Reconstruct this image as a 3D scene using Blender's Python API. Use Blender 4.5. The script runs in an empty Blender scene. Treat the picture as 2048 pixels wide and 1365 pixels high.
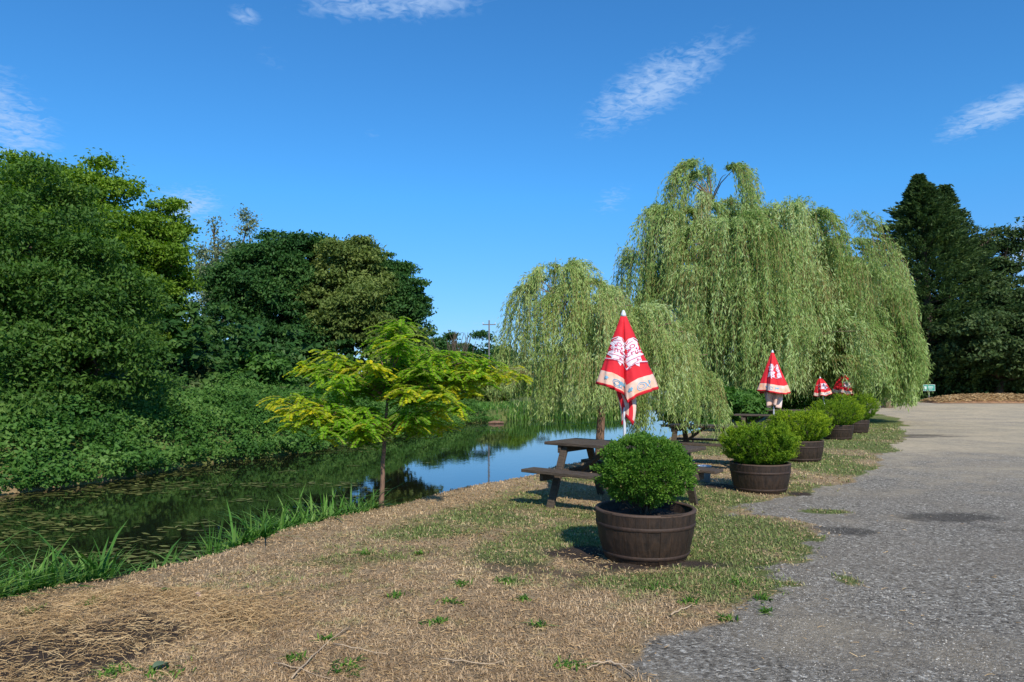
import bpy, bmesh, math, random
import numpy as np
from math import radians as R
C = bpy.context.scene
col = C.collection
rng = np.random.default_rng(11)
random.seed(5)

# ------------------------------------------------------------------ camera
CAM = np.array([0.0, 0.0, 1.5]); F = 1479.0; PITCH = math.atan(92.5 / F)
cd = bpy.data.cameras.new('camera'); cam = bpy.data.objects.new('camera', cd); col.objects.link(cam)
cd.sensor_width = 36; cd.lens = 26.0; cd.clip_end = 3000; cd.clip_start = .05
cam.location = CAM; cam.rotation_euler = (R(90) + PITCH, 0, 0); C.camera = cam
def ray(px, py):
    v = np.array([(px - 1024) / F, 1.0, (682.5 - py) / F])
    c, s = math.cos(PITCH), math.sin(PITCH)
    return np.array([v[0], v[1] * c - v[2] * s, v[1] * s + v[2] * c])
def at(px, py, Y):
    r = ray(px, py); return CAM + r * (Y / r[1])
def onz(px, py, z=0.0):
    r = ray(px, py); return CAM + r * ((z - CAM[2]) / r[2])

# ------------------------------------------------------------------ light
SUN_EL, SUN_AZ = R(40), R(163)        # azimuth clockwise from +Y
sd = np.array([math.sin(SUN_AZ) * math.cos(SUN_EL), math.cos(SUN_AZ) * math.cos(SUN_EL), math.sin(SUN_EL)])
sl = bpy.data.lights.new('sun', 'SUN'); so = bpy.data.objects.new('sun', sl); col.objects.link(so)
sl.energy = 3.9; sl.angle = R(0.9); sl.color = (1.0, .93, .80)
from mathutils import Vector
so.rotation_euler = Vector(sd).to_track_quat('Z', 'Y').to_euler()
C.view_settings.view_transform = 'Standard'; C.view_settings.look = 'None'
C.view_settings.exposure = 0.4; C.view_settings.gamma = 1

W = bpy.data.worlds.new('World'); C.world = W; W.use_nodes = True
wt = W.node_tree; wn = wt.nodes; wl = wt.links; wn.clear()
def N(t, typ, **kw):
    n = t.nodes.new(typ)
    for k, v in kw.items():
        if k.startswith('i_'):
            key = k[2:]; key = int(key) if key.isdigit() else key.replace('_', ' ')
            n.inputs[key].default_value = v
        else: setattr(n, k, v)
    return n
def mth(t, op, a, b=None, clamp=False):
    n = t.nodes.new('ShaderNodeMath'); n.operation = op; n.use_clamp = clamp
    for i, x in enumerate((a, b)):
        if x is None: continue
        if isinstance(x, (int, float)): n.inputs[i].default_value = x
        else: t.links.new(x, n.inputs[i])
    return n.outputs[0]
sky = N(wt, 'ShaderNodeTexSky', sky_type='NISHITA', sun_disc=False, sun_elevation=SUN_EL, sun_rotation=SUN_AZ,
        altitude=0, air_density=1.1, dust_density=0.05, ozone_density=2.6)
tc = N(wt, 'ShaderNodeTexCoord'); geo = tc.outputs['Generated']
sep = N(wt, 'ShaderNodeSeparateXYZ'); wl.new(geo, sep.inputs[0])
zc = mth(wt, 'MAXIMUM', mth(wt, 'ADD', sep.outputs[2], .06), .06)
comb = N(wt, 'ShaderNodeCombineXYZ')
wl.new(mth(wt, 'DIVIDE', sep.outputs[0], zc), comb.inputs[0]); wl.new(mth(wt, 'DIVIDE', sep.outputs[1], zc), comb.inputs[1])
def spot(px, py, ax, ay, l1, l2, gain):
    """cloud patch round the direction of (px,py), long axis towards (ax,ay); l1, l2 half sizes in radians"""
    c = ray(px, py); c /= np.linalg.norm(c); a = ray(ax, ay); t1 = a - c * a.dot(c); t1 /= np.linalg.norm(t1); t2 = np.cross(c, t1)
    out = []
    for t, l in ((t1, l1), (t2, l2)):
        d = N(wt, 'ShaderNodeVectorMath', operation='DOT_PRODUCT'); wl.new(geo, d.inputs[0]); d.inputs[1].default_value = tuple(t / l)
        out.append(mth(wt, 'POWER', mth(wt, 'ABSOLUTE', d.outputs['Value']), 2.0))
    r = mth(wt, 'SUBTRACT', 1.0, mth(wt, 'ADD', out[0], out[1]), True)
    d = N(wt, 'ShaderNodeVectorMath', operation='DOT_PRODUCT'); wl.new(geo, d.inputs[0]); d.inputs[1].default_value = tuple(c)
    r = mth(wt, 'MULTIPLY', r, mth(wt, 'GREATER_THAN', d.outputs['Value'], 0))
    return mth(wt, 'MULTIPLY', r, gain)
tot = None
for s in [(1310, 170, 1460, 80, .140, .048, 1.05), (1460, 90, 1540, 50, .05, .02, .6), (10, 240, 60, 300, .085, .06, .95), (365, 415, 440, 400, .065, .035, 1.0),
          (790, 5, 930, 0, .15, .03, 1.0), (490, 30, 520, 40, .028, .018, .85), (540, 110, 555, 130, .03, .02, .4),
          (2000, 220, 2048, 200, .085, .026, 1.1), (1225, 400, 1260, 380, .045, .026, .62), (745, 267, 760, 267, .014, .006, .55),
          (2050, 500, 2048, 440, .05, .03, 1.2), (390, 620, 400, 560, .07, .04, .9), (1020, 660, 1200, 660, .2, .035, .55)]:
    m = spot(*s); tot = m if tot is None else mth(wt, 'MAXIMUM', tot, m)
nz = N(wt, 'ShaderNodeTexNoise', i_Scale=30.0, i_Detail=5.0, i_Roughness=.55, i_Distortion=.9); wl.new(comb.outputs[0], nz.inputs['Vector'])
nz2 = N(wt, 'ShaderNodeTexNoise', i_Scale=8.0, i_Detail=3.0); wl.new(comb.outputs[0], nz2.inputs['Vector'])
mixn = mth(wt, 'ADD', mth(wt, 'MULTIPLY', nz.outputs[0], .9), mth(wt, 'MULTIPLY', nz2.outputs[0], .6))
den = mth(wt, 'MULTIPLY', mth(wt, 'SUBTRACT', mth(wt, 'ADD', mth(wt, 'MULTIPLY', tot, .42), mixn), .93), 3.0, True)
den = mth(wt, 'MULTIPLY', den, mth(wt, 'POWER', mth(wt, 'MULTIPLY', tot, .95, True), 1.5))
den = mth(wt, 'MULTIPLY', den, .66)
hz = mth(wt, 'MULTIPLY', sep.outputs[2], 4.0, True)
lo = N(wt, 'ShaderNodeMixRGB'); wl.new(hz, lo.inputs[0]); lo.inputs[1].default_value = (.36, .50, .86, 1); lo.inputs[2].default_value = (.30, .80, 1.20, 1)
hs = N(wt, 'ShaderNodeMixRGB', blend_type='MULTIPLY', i_0=1.0); wl.new(sky.outputs[0], hs.inputs[1]); wl.new(lo.outputs[0], hs.inputs[2])
mx = N(wt, 'ShaderNodeMixRGB'); wl.new(den, mx.inputs[0]); wl.new(hs.outputs[0], mx.inputs[1]); mx.inputs[2].default_value = (3.6, 4.9, 7.0, 1)
bg = N(wt, 'ShaderNodeBackground', i_Strength=.107); wl.new(mx.outputs[0], bg.inputs[0])
wo = N(wt, 'ShaderNodeOutputWorld'); wl.new(bg.outputs[0], wo.inputs[0])

# ------------------------------------------------------------------ helpers
def tag(o, label=None, cat=None, group=None, kind=None):
    if label: o['label'] = label
    if cat: o['category'] = cat
    if group: o['group'] = group
    if kind: o['kind'] = kind
    return o
def empty(name, loc=(0, 0, 0), rz=0.0):
    o = bpy.data.objects.new(name, None); col.objects.link(o); o.location = loc; o.rotation_euler = (0, 0, rz)
    o.empty_display_size = .2; return o
def np_mesh(name, v, f, mats, parent=None, attrs=None, smooth=False, midx=None):
    """f: (n,k) faces all with k corners"""
    v = np.asarray(v, np.float32); f = np.asarray(f, np.int32); n, k = f.shape
    me = bpy.data.meshes.new(name)
    me.vertices.add(len(v)); me.vertices.foreach_set('co', v.ravel())
    me.loops.add(n * k); me.loops.foreach_set('vertex_index', f.ravel())
    me.polygons.add(n); me.polygons.foreach_set('loop_start', np.arange(0, n * k, k, dtype=np.int32))
    if midx is not None: me.polygons.foreach_set('material_index', np.asarray(midx, np.int32))
    me.polygons.foreach_set('use_smooth', np.full(n, smooth))
    me.update(calc_edges=True)
    for a, val in (attrs or {}).items():
        me.attributes.new(a, 'FLOAT', 'POINT').data.foreach_set('value', np.asarray(val, np.float32))
    for m in (mats if isinstance(mats, (list, tuple)) else [mats]): me.materials.append(m)
    o = bpy.data.objects.new(name, me); col.objects.link(o)
    if parent: o.parent = parent
    return o
class MB:
    """collects boxes, tubes and lathes into one mesh"""
    def __init__(s): s.v = []; s.f = []; s.sm = []
    def add(s, v, f, sm=False):
        b = len(s.v); s.v += [tuple(map(float, p)) for p in v]; s.f += [tuple(b + i for i in q) for q in f]; s.sm += [sm] * len(f)
    def box(s, c, size, rot=None, bev=.004):
        hx, hy, hz = [d / 2 for d in size]; b = min(bev, hx * .4, hy * .4, hz * .4)
        bm = bmesh.new(); bmesh.ops.create_cube(bm, size=1)
        for q in bm.verts: q.co = (q.co.x * size[0], q.co.y * size[1], q.co.z * size[2])
        if b > 0: bmesh.ops.bevel(bm, geom=bm.edges[:], offset=b, segments=1, affect='EDGES')
        from mathutils import Matrix
        M = rot if rot is not None else Matrix.Identity(3)
        vs = [M @ q.co + Vector(c) for q in bm.verts]; bm.verts.index_update()
        s.add(vs, [[q.index for q in f.verts] for f in bm.faces]); bm.free()
    def beam(s, a, b, w, d, up=(0, 0, 1), bev=.004):
        from mathutils import Matrix
        a, b = Vector(a), Vector(b); x = (b - a).normalized(); y = Vector(up).cross(x).normalized(); z = x.cross(y)
        s.box((a + b) / 2, ((b - a).length, w, d), Matrix((x, y, z)).transposed(), bev)
    def tube(s, pts, rad, seg=8, cap=True):
        pts = [np.array(p, float) for p in pts]; n = len(pts)
        rad = [rad] * n if isinstance(rad, (int, float)) else rad
        v = []; prev = None
        for i, p in enumerate(pts):
            t = pts[min(i + 1, n - 1)] - pts[max(i - 1, 0)]; t /= (np.linalg.norm(t) + 1e-9)
            if prev is None:
                a = np.cross(t, [0, 0, 1.0]);
                if np.linalg.norm(a) < .1: a = np.cross(t, [1.0, 0, 0])
            else: a = prev - t * prev.dot(t)
            a /= np.linalg.norm(a); prev = a; b = np.cross(t, a)
            for k in range(seg):
                w = 2 * math.pi * k / seg; v.append(p + rad[i] * (a * math.cos(w) + b * math.sin(w)))
        f = [(i * seg + k, i * seg + (k + 1) % seg, (i + 1) * seg + (k + 1) % seg, (i + 1) * seg + k) for i in range(n - 1) for k in range(seg)]
        if cap: f += [tuple(range(seg))[::-1], tuple((n - 1) * seg + k for k in range(seg))]
        s.add(v, f, True)
    def lathe(s, prof, seg=32, c=(0, 0, 0), wob=None):
        v = []
        for (r, z) in prof:
            for k in range(seg):
                w = 2 * math.pi * k / seg; rr = r * (1 + (wob(w) if wob else 0)); v.append((c[0] + rr * math.cos(w), c[1] + rr * math.sin(w), c[2] + z))
        f = [(i * seg + k, i * seg + (k + 1) % seg, (i + 1) * seg + (k + 1) % seg, (i + 1) * seg + k) for i in range(len(prof) - 1) for k in range(seg)]
        s.add(v, f, True)
    def build(s, name, mat, parent=None):
        me = bpy.data.meshes.new(name); me.from_pydata(s.v, [], s.f); me.polygons.foreach_set('use_smooth', s.sm); me.materials.append(mat)
        me.update(); o = bpy.data.objects.new(name, me); col.objects.link(o)
        if parent: o.parent = parent
        return o
def copy_tree(o, parent=None):
    c = o.copy(); col.objects.link(c); c.parent = parent
    for ch in [q for q in bpy.data.objects if q.parent == o]: copy_tree(ch, c)
    return c
def hash2(i, j, s):
    h = np.sin(i * 127.1 + j * 311.7 + s * 74.7) * 43758.5453
    return h - np.floor(h)
def vnoise(x, y, s=0):
    i, j = np.floor(x), np.floor(y); fx, fy = x - i, y - j; fx = fx * fx * (3 - 2 * fx); fy = fy * fy * (3 - 2 * fy)
    return ((hash2(i, j, s) * (1 - fx) + hash2(i + 1, j, s) * fx) * (1 - fy) + (hash2(i, j + 1, s) * (1 - fx) + hash2(i + 1, j + 1, s) * fx) * fy)
def fbm(x, y, s=0, o=4):
    t = 0; a = .5
    for k in range(o): t = t + a * vnoise(x * 2 ** k, y * 2 ** k, s + k); a /= 2
    return t
def sstep(a, b, x): t = np.clip((x - a) / (b - a), 0, 1); return t * t * (3 - 2 * t)
def unit(v): return v / (np.linalg.norm(v, axis=-1, keepdims=True) + 1e-9)

# ------------------------------------------------------------------ materials
def newmat(name):
    m = bpy.data.materials.new(name); m.use_nodes = True; t = m.node_tree; t.nodes.clear()
    out = N(t, 'ShaderNodeOutputMaterial'); b = N(t, 'ShaderNodeBsdfPrincipled'); t.links.new(b.outputs[0], out.inputs[0])
    return m, t, b, out
def ramp(t, fac, stops):
    n = N(t, 'ShaderNodeValToRGB'); e = n.color_ramp.elements
    while len(e) < len(stops): e.new(.5)
    for q, (p, c) in zip(e, stops): q.position = p; q.color = (*c, 1)
    t.links.new(fac, n.inputs[0]); return n.outputs[0]
def attr(t, name): return N(t, 'ShaderNodeAttribute', attribute_name=name).outputs['Fac']
def leaf_mat(name, c0, c1, c2, trans=.3, tint=None, rough=.5, nscale=.5, spec=.18, amp=.35):
    """leaf colours vary leaf by leaf (rnd) and bough by bough (object noise)"""
    m, t, b, out = newmat(name); L = t.links
    no = N(t, 'ShaderNodeTexNoise', i_Scale=nscale, i_Detail=2.0); g = N(t, 'ShaderNodeNewGeometry'); L.new(g.outputs['Position'], no.inputs['Vector'])
    fac = mth(t, 'ADD', mth(t, 'MULTIPLY', attr(t, 'rnd'), 1 - amp), mth(t, 'MULTIPLY', mth(t, 'SUBTRACT', mth(t, 'MULTIPLY', no.outputs[0], 2.2), .6), amp), True)
    c = ramp(t, fac, [(0, c0), (.5, c1), (1, c2)])
    if tint is not None:
        mxx = N(t, 'ShaderNodeMixRGB'); L.new(attr(t, 'tint'), mxx.inputs[0]); L.new(c, mxx.inputs[1]); mxx.inputs[2].default_value = (*tint, 1); c = mxx.outputs[0]
    L.new(c, b.inputs['Base Color']); b.inputs['Roughness'].default_value = rough; b.inputs['Specular IOR Level'].default_value = spec
    tr = N(t, 'ShaderNodeBsdfTranslucent'); 
    br = N(t, 'ShaderNodeHueSaturation', i_Saturation=1.15, i_Value=1.25); L.new(c, br.inputs['Color']); L.new(br.outputs[0], tr.inputs[0])
    ms = N(t, 'ShaderNodeMixShader', i_0=trans); L.new(b.outputs[0], ms.inputs[1]); L.new(tr.outputs[0], ms.inputs[2]); L.new(ms.outputs[0], out.inputs[0])
    return m
def plain(name, c, rough=.7, c2=None, scale=8, stretch=(1, 1, 1), bump=0, metal=0, detail=6):
    m, t, b, out = newmat(name); b.inputs['Roughness'].default_value = rough; b.inputs['Metallic'].default_value = metal
    tcn = N(t, 'ShaderNodeTexCoord'); mp = N(t, 'ShaderNodeMapping'); mp.inputs['Scale'].default_value = stretch
    t.links.new(tcn.outputs['Object'], mp.inputs[0]); no = N(t, 'ShaderNodeTexNoise', i_Scale=scale, i_Detail=detail, i_Roughness=.65); t.links.new(mp.outputs[0], no.inputs['Vector'])
    c2 = c2 or tuple(x * .7 for x in c)
    t.links.new(ramp(t, no.outputs[0], [(.3, c2), (.68, c)]), b.inputs['Base Color'])
    if bump:
        bp = N(t, 'ShaderNodeBump', i_Strength=bump, i_Distance=.02); t.links.new(no.outputs[0], bp.inputs['Height']); t.links.new(bp.outputs[0], b.inputs['Normal'])
    return m
M = {}
M['bark'] = plain('bark', (.13, .095, .065), .9, (.035, .026, .02), 14, (1, 1, .25), .8)
M['bark_red'] = plain('reddish_bark', (.26, .15, .10), .9, (.10, .06, .045), 16, (1, 1, .3), .8)
M['willow_bark'] = plain('willow_bark', (.34, .25, .16), .9, (.14, .10, .07), 10, (1, 1, .3), .6)
M['twig'] = plain('willow_twig', (.36, .27, .09), .7, (.2, .15, .06), 4)
M['wood'] = plain('weathered_wood', (.115, .082, .056), .75, (.022, .016, .012), 7, (1.2, 14, 14), .5)
M['barrel'] = plain('barrel_wood', (.046, .026, .015), .6, (.011, .007, .005), 5, (5, 5, 1.2), .5)
M['hoop'] = plain('rusty_hoop', (.058, .032, .020), .7, (.024, .015, .011), 20, (1, 1, 1), .3, .1)
M['rim'] = plain('worn_rim_wood', (.085, .048, .028), .7, (.06, .04, .03), 12, (1, 1, 1), .4)
M['soil'] = plain('soil', (.035, .024, .019), .95, (.008, .006, .005), 30, (1, 1, 1), 1.0)
M['pole'] = plain('white_painted_metal', (.72, .75, .78), .35, (.55, .58, .62), 5)
M['red'] = plain('red_canopy_cloth', (.74, .012, .026), .8, (.52, .010, .020), 3.5, (1, 1, 1), .25)
M['cream'] = plain('cream_border_cloth', (.82, .36, .18), .8, (.72, .68, .66), 4)
M['white'] = plain('white_print', (.78, .70, .76), .8, (.66, .56, .64), 9)
M['pink'] = plain('pink_print', (.62, .03, .12), .8)
M['blue'] = plain('blue_print', (.22, .48, .66), .8)
M['grey_post'] = plain('grey_post', (.16, .15, .14), .8)
M['sign_green'] = plain('green_sign_face', (.02, .28, .20), .5, (.02, .25, .18))
M['sign_white'] = plain('white_sign_print', (.62, .74, .70), .5)
M['bucket'] = plain('pale_blue_plastic', (.50, .60, .74), .45, (.42, .52, .66))
M['straw'] = leaf_mat('dry_straw', (.20, .125, .06), (.44, .29, .14), (.70, .52, .28), .15, nscale=.8, spec=.15)
M['stalk'] = plain('dry_stalk', (.55, .42, .28), .8, (.34, .24, .15), 6)
M['brick'] = plain('brick', (.30, .14, .09), .9, (.2, .09, .06), 10)
M['tile'] = plain('roof_tile', (.14, .08, .06), .9)
M['glass'] = plain('window_glass', (.03, .04, .05), .1)
M['paint'] = plain('white_gloss_paint', (.75, .74, .70), .4)

# ground
def ground_mat():
    m, t, b, out = newmat('ground_grass_and_gravel'); L = t.links
    g = N(t, 'ShaderNodeNewGeometry').outputs['Position']
    def noise(sc, det=4, ro=.6, dist=0.0):
        n = N(t, 'ShaderNodeTexNoise', i_Scale=sc, i_Detail=det, i_Roughness=ro, i_Distortion=dist); L.new(g, n.inputs['Vector']); return n.outputs[0]
    def mix(f, a, c, mode='MIX'):
        n = N(t, 'ShaderNodeMixRGB', blend_type=mode); 
        for i, x in enumerate((f, a, c)):
            if isinstance(x, (int, float)): n.inputs[i].default_value = x
            elif isinstance(x, tuple): n.inputs[i].default_value = (*x, 1)
            else: L.new(x, n.inputs[i])
        return n.outputs[0]
    big = noise(.7, 5, .7, .6); mid = noise(6, 5, .7, .5); fine = noise(55, 6, .8, 1.5); vf = noise(190, 4, .8)
    dry = ramp(t, mth(t, 'ADD', mth(t, 'MULTIPLY', fine, .6), mth(t, 'MULTIPLY', mid, .4)), [(.30, (.13, .09, .055)), (.45, (.31, .22, .128)), (.58, (.48, .355, .21)), (.74, (.70, .55, .34))])
    grn = ramp(t, mth(t, 'ADD', mth(t, 'MULTIPLY', fine, .7), mth(t, 'MULTIPLY', mid, .3)), [(.35, (.06, .08, .022)), (.55, (.17, .20, .06)), (.7, (.30, .32, .12))])
    gm = mth(t, 'MULTIPLY', mth(t, 'SUBTRACT', mth(t, 'ADD', attr(t, 'green'), mth(t, 'MULTIPLY', mth(t, 'SUBTRACT', mid, .5), 1.3)), .38), 3.0, True)
    gr = mix(gm, dry, grn)
    # bare soil, plus the painted shade under the nearest table
    sm_ = mth(t, 'MULTIPLY', mth(t, 'SUBTRACT', mth(t, 'ADD', attr(t, 'dirt_shade'), mth(t, 'MULTIPLY', mth(t, 'SUBTRACT', fine, .5), 1.3)), .45), 3.0, True)
    soil = ramp(t, fine, [(.3, (.02, .014, .011)), (.7, (.10, .07, .052))])
    gr = mix(sm_, gr, soil)
    # gravel
    vo = N(t, 'ShaderNodeTexVoronoi', i_Scale=62.0); L.new(g, vo.inputs['Vector'])
    vo2 = N(t, 'ShaderNodeTexVoronoi', i_Scale=34.0); L.new(g, vo2.inputs['Vector'])
    st = N(t, 'ShaderNodeSeparateColor'); L.new(vo.outputs['Color'], st.inputs[0])
    st2 = N(t, 'ShaderNodeSeparateColor'); L.new(vo2.outputs['Color'], st2.inputs[0])
    pv = mth(t, 'ADD', mth(t, 'MULTIPLY', st.outputs[0], .6), mth(t, 'MULTIPLY', st2.outputs[1], .4))
    gc = ramp(t, pv, [(.05, (.075, .064, .050)), (.4, (.225, .198, .158)), (.75, (.38, .34, .28)), (1, (.82, .77, .66))])
    gc = mix(mth(t, 'MULTIPLY', mth(t, 'SUBTRACT', big, .42), 2.4, True), gc, (.25, .21, .16))
    sun_beige = ramp(t, mid, [(.3, (.40, .325, .225)), (.7, (.66, .545, .37))])  # warm beige of the painted far sunlight
    dm = mth(t, 'MULTIPLY', mth(t, 'SUBTRACT', mth(t, 'ADD', attr(t, 'sun_dust'), mth(t, 'MULTIPLY', mth(t, 'SUBTRACT', big, .5), 1.9)), .32), 1.25, True)
    gc = mix(mth(t, 'MULTIPLY', dm, .9), gc, sun_beige)
    stn = mth(t, 'MULTIPLY', mth(t, 'SUBTRACT', mth(t, 'ADD', attr(t, 'stain_shade'), mth(t, 'MULTIPLY', mth(t, 'SUBTRACT', mid, .5), 1.4)), .5), 2.5, True)
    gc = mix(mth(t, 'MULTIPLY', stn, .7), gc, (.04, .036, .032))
    # edge between the two
    gv = mth(t, 'MULTIPLY', mth(t, 'SUBTRACT', mth(t, 'ADD', attr(t, 'gravel'), mth(t, 'MULTIPLY', mth(t, 'SUBTRACT', mth(t, 'ADD', mth(t, 'MULTIPLY', fine, .4), mth(t, 'MULTIPLY', mid, .6)), .5), 1.2)), .42), 6.0, True)
    L.new(mix(gv, gr, gc), b.inputs['Base Color'])
    b.inputs['Roughness'].default_value = .92; b.inputs['Specular IOR Level'].default_value = .2
    h = mth(t, 'ADD', mth(t, 'MULTIPLY', fine, 1.0), mth(t, 'ADD', mth(t, 'MULTIPLY', vf, .4), mth(t, 'MULTIPLY', vo.outputs['Distance'], -.5)))
    bp = N(t, 'ShaderNodeBump', i_Strength=.9, i_Distance=.02); L.new(h, bp.inputs['Height']); L.new(bp.outputs[0], b.inputs['Normal'])
    return m
M['ground'] = ground_mat()
def water_mat():
    m, t, b, out = newmat('river_water'); L = t.links
    b.inputs['Base Color'].default_value = (.008, .009, .005, 1); b.inputs['Roughness'].default_value = .03; b.inputs['IOR'].default_value = 1.33
    g = N(t, 'ShaderNodeNewGeometry').outputs['Position']; mp = N(t, 'ShaderNodeMapping'); mp.inputs['Rotation'].default_value = (0, 0, R(25)); mp.inputs['Scale'].default_value = (1.6, .7, 1); L.new(g, mp.inputs[0])
    n = N(t, 'ShaderNodeTexNoise', i_Scale=2.6, i_Detail=4.0, i_Roughness=.6); L.new(mp.outputs[0], n.inputs['Vector'])
    n2 = N(t, 'ShaderNodeTexNoise', i_Scale=.35, i_Detail=1.0); L.new(g, n2.inputs['Vector'])
    bp = N(t, 'ShaderNodeBump', i_Strength=.08, i_Distance=.03); L.new(mth(t, 'MULTIPLY', n.outputs[0], n2.outputs[0]), bp.inputs['Height']); L.new(bp.outputs[0], b.inputs['Normal'])
    return m
M['water'] = water_mat()
M['grass'] = leaf_mat('grass_blades', (.19, .118, .062), (.46, .32, .185), (.74, .57, .36), .2, tint=(.15, .23, .055), nscale=1.1, spec=.15, amp=.5)
M['reed'] = leaf_mat('reed_leaves', (.03, .10, .015), (.10, .24, .04), (.30, .44, .12), .35, nscale=1.2)
M['willow'] = leaf_mat('willow_leaves', (.09, .17, .035), (.29, .41, .12), (.60, .70, .38), .38, nscale=.55, amp=.3)
M['willow_near'] = leaf_mat('young_willow_leaves', (.12, .21, .045), (.35, .46, .14), (.68, .76, .43), .38, nscale=1.2, amp=.3)
M['chestnut'] = leaf_mat('broad_dark_leaves', (.030, .080, .016), (.075, .160, .028), (.18, .29, .06), .42, nscale=.7)
M['olive_leaf'] = leaf_mat('yellowish_crown_leaves', (.06, .13, .014), (.145, .26, .028), (.30, .42, .06), .42, nscale=.8)
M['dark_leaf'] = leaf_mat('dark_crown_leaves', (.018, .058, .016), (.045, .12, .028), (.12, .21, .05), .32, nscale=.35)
M['grey_leaf'] = leaf_mat('silvery_leaves', (.10, .15, .07), (.19, .25, .13), (.34, .38, .24), .35, nscale=.6)
M['light_leaf'] = leaf_mat('light_olive_leaves', (.06, .11, .025), (.16, .22, .055), (.32, .38, .11), .4, nscale=.3)
M['bramble'] = leaf_mat('bramble_leaves', (.025, .085, .016), (.08, .19, .034), (.22, .36, .09), .4, nscale=.8, amp=.6)
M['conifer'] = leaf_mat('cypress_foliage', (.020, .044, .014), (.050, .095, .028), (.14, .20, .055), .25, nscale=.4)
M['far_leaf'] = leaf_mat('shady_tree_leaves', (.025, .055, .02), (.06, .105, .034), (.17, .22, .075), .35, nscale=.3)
M['box_leaf'] = leaf_mat('box_leaves', (.022, .080, .012), (.085, .20, .026), (.28, .44, .07), .38, nscale=9)
M['yew_leaf'] = leaf_mat('yew_needles', (.02, .07, .008), (.11, .22, .012), (.44, .56, .03), .3, nscale=1.6)
M['locust'] = leaf_mat('locust_leaflets', (.06, .19, .012), (.18, .39, .02), (.42, .60, .04), .5, tint=(.80, .68, .02), nscale=2)
M['pad'] = leaf_mat('floating_weed', (.05, .055, .016), (.13, .14, .036), (.30, .32, .10), .1, nscale=1)
M['pebble'] = leaf_mat('pebbles', (.11, .10, .085), (.30, .275, .235), (.66, .61, .52), 0, nscale=.5, spec=.3)

# ------------------------------------------------------------------ the land
NEAR = np.array([(-60, -38), (-20, -17), (0, -6.5), (3, -4.9), (5.28, -3.7), (6.25, -3.08), (7.27, -2.67), (9.44, -1.75), (10.56, -1.13), (12.67, .1), (18.5, 2.9), (33, 9.6), (45, 13.5), (60, 17), (120, 26), (900, 200)], float)
FARB = np.array([(-60, -52), (-20, -26), (0, -15.5), (14.15, -9.6), (21, -7.4), (34, -3.9), (42, -2.6), (46, -.2), (50, 4), (55, 8), (70, 11.5), (120, 20), (900, 190)], float)
WZ = -.52
def xn(y): return np.interp(y, NEAR[:, 0], NEAR[:, 1]) + .10 * np.sin(y * 2.1) * np.interp(y, (0, 4, 30), (0, 1, 1))
def xf(y): return np.interp(y, FARB[:, 0], FARB[:, 1]) + .25 * np.sin(y * .9)
EDGE = np.array([(-40, -12), (-5, -5), (2.5, -.2), (3.3, .25), (3.76, .5), (4.22, .72), (4.87, 1.2), (5.41, 1.72), (6.62, 2.65), (7.5, 3.2), (8.2, 3.15), (8.8, 2.75), (9.6, 2.85), (10.4, 4.2), (12.67, 6.0), (15, 7.4), (17.7, 9.0), (23, 12.2), (35, 18.2), (52, 20), (60, 21), (900, 60)], float)
def xe(y): return np.interp(y, EDGE[:, 0], EDGE[:, 1])
def land(x, y):
    dn = (x - xn(y)) * .88; df = (xf(y) - x) * .93
    z = .45 * sstep(26, 56, y) * sstep(5, 18, x)
    z = z + (fbm(x * .35, y * .35, 3) - .45) * .10 * sstep(0, 4, np.minimum(np.abs(dn), 9)) * sstep(-2.5, 1.5, xe(y) - x) 
    z = z + (fbm(x * 5, y * 5, 9, 3) - .43) * .045 * (1 - sstep(-.3, .4, x - xe(y)))
    # straw-covered hump at the left of the foreground
    z = z + .12 * np.exp(-((x + 2.5) / .55) ** 2 - ((y - 5.0) / .32) ** 2) + .06 * np.exp(-((x + 2.9) / .3) ** 2 - ((y - 4.4) / .25) ** 2)
    riv = np.minimum(sstep(.12, -.75, dn), 1) * sstep(-.2, -1.1, -(-df) * 1.0 * 0 + df)
    z1 = z * (1 - sstep(.12, -.75, dn)) + (-1.1) * sstep(.12, -.75, dn)
    z2 = -1.1 + (1.1 + .10 + (.22 + .28 * sstep(1, 6, df)) * (1 - sstep(36, 42, y))) * sstep(-.9, 1.1, df)
    return np.where(dn > -1.2, z1, z2) if False else np.where(x > (xn(y) + xf(y)) / 2, z1, z2)
def graded(lo, hi, a, b, fine, grow=1.09):
    mid = list(np.arange(a, b, fine)); s = fine; p = mid[-1]; up = []
    while p < hi: s *= grow; p += s; up.append(p)
    s = fine; p = a; dn = []
    while p > lo: s *= grow; p -= s; dn.append(p)
    return np.array(dn[::-1] + mid + up)
gx = graded(-900, 900, -6, 8, .07, 1.05); gy = graded(-60, 1200, 2.2, 12, .07, 1.035)
X, Y = np.meshgrid(gx, gy); nx, ny = len(gx), len(gy)
Z = land(X, Y)
def spots(x, y, lst):
    t = np.zeros_like(x)
    for (px, py, rx, ry, g) in lst:
        c = onz(px, py); k = c[1] / F; t = np.maximum(t, g * np.exp(-((x - c[0]) / (rx * k)) ** 2 - ((y - c[1]) / (ry * c[1] / (py - 775))) ** 2))
    return t
GREEN = [(1450, 1130, 120, 55, 1.0), (1330, 1165, 160, 22, .85), (1300, 1120, 60, 20, .7), (1480, 1060, 70, 40, .62), (1120, 1070, 110, 22, .62), (1000, 1040, 110, 18, .55),
         (1660, 935, 75, 14, 1.1), (1470, 1000, 60, 18, .6), (1350, 1000, 90, 14, .5), (900, 1060, 90, 14, .35), (1720, 890, 50, 7, .9), (1640, 1025, 70, 7, .8), (1430, 1190, 80, 22, .8),
         (1790, 850, 30, 5, .7), (1390, 890, 60, 10, .45), (1090, 960, 60, 8, .4), (1020, 1120, 70, 10, .4), (1030, 1160, 40, 8, .5), (1695, 1163, 34, 18, .6)]
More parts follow.
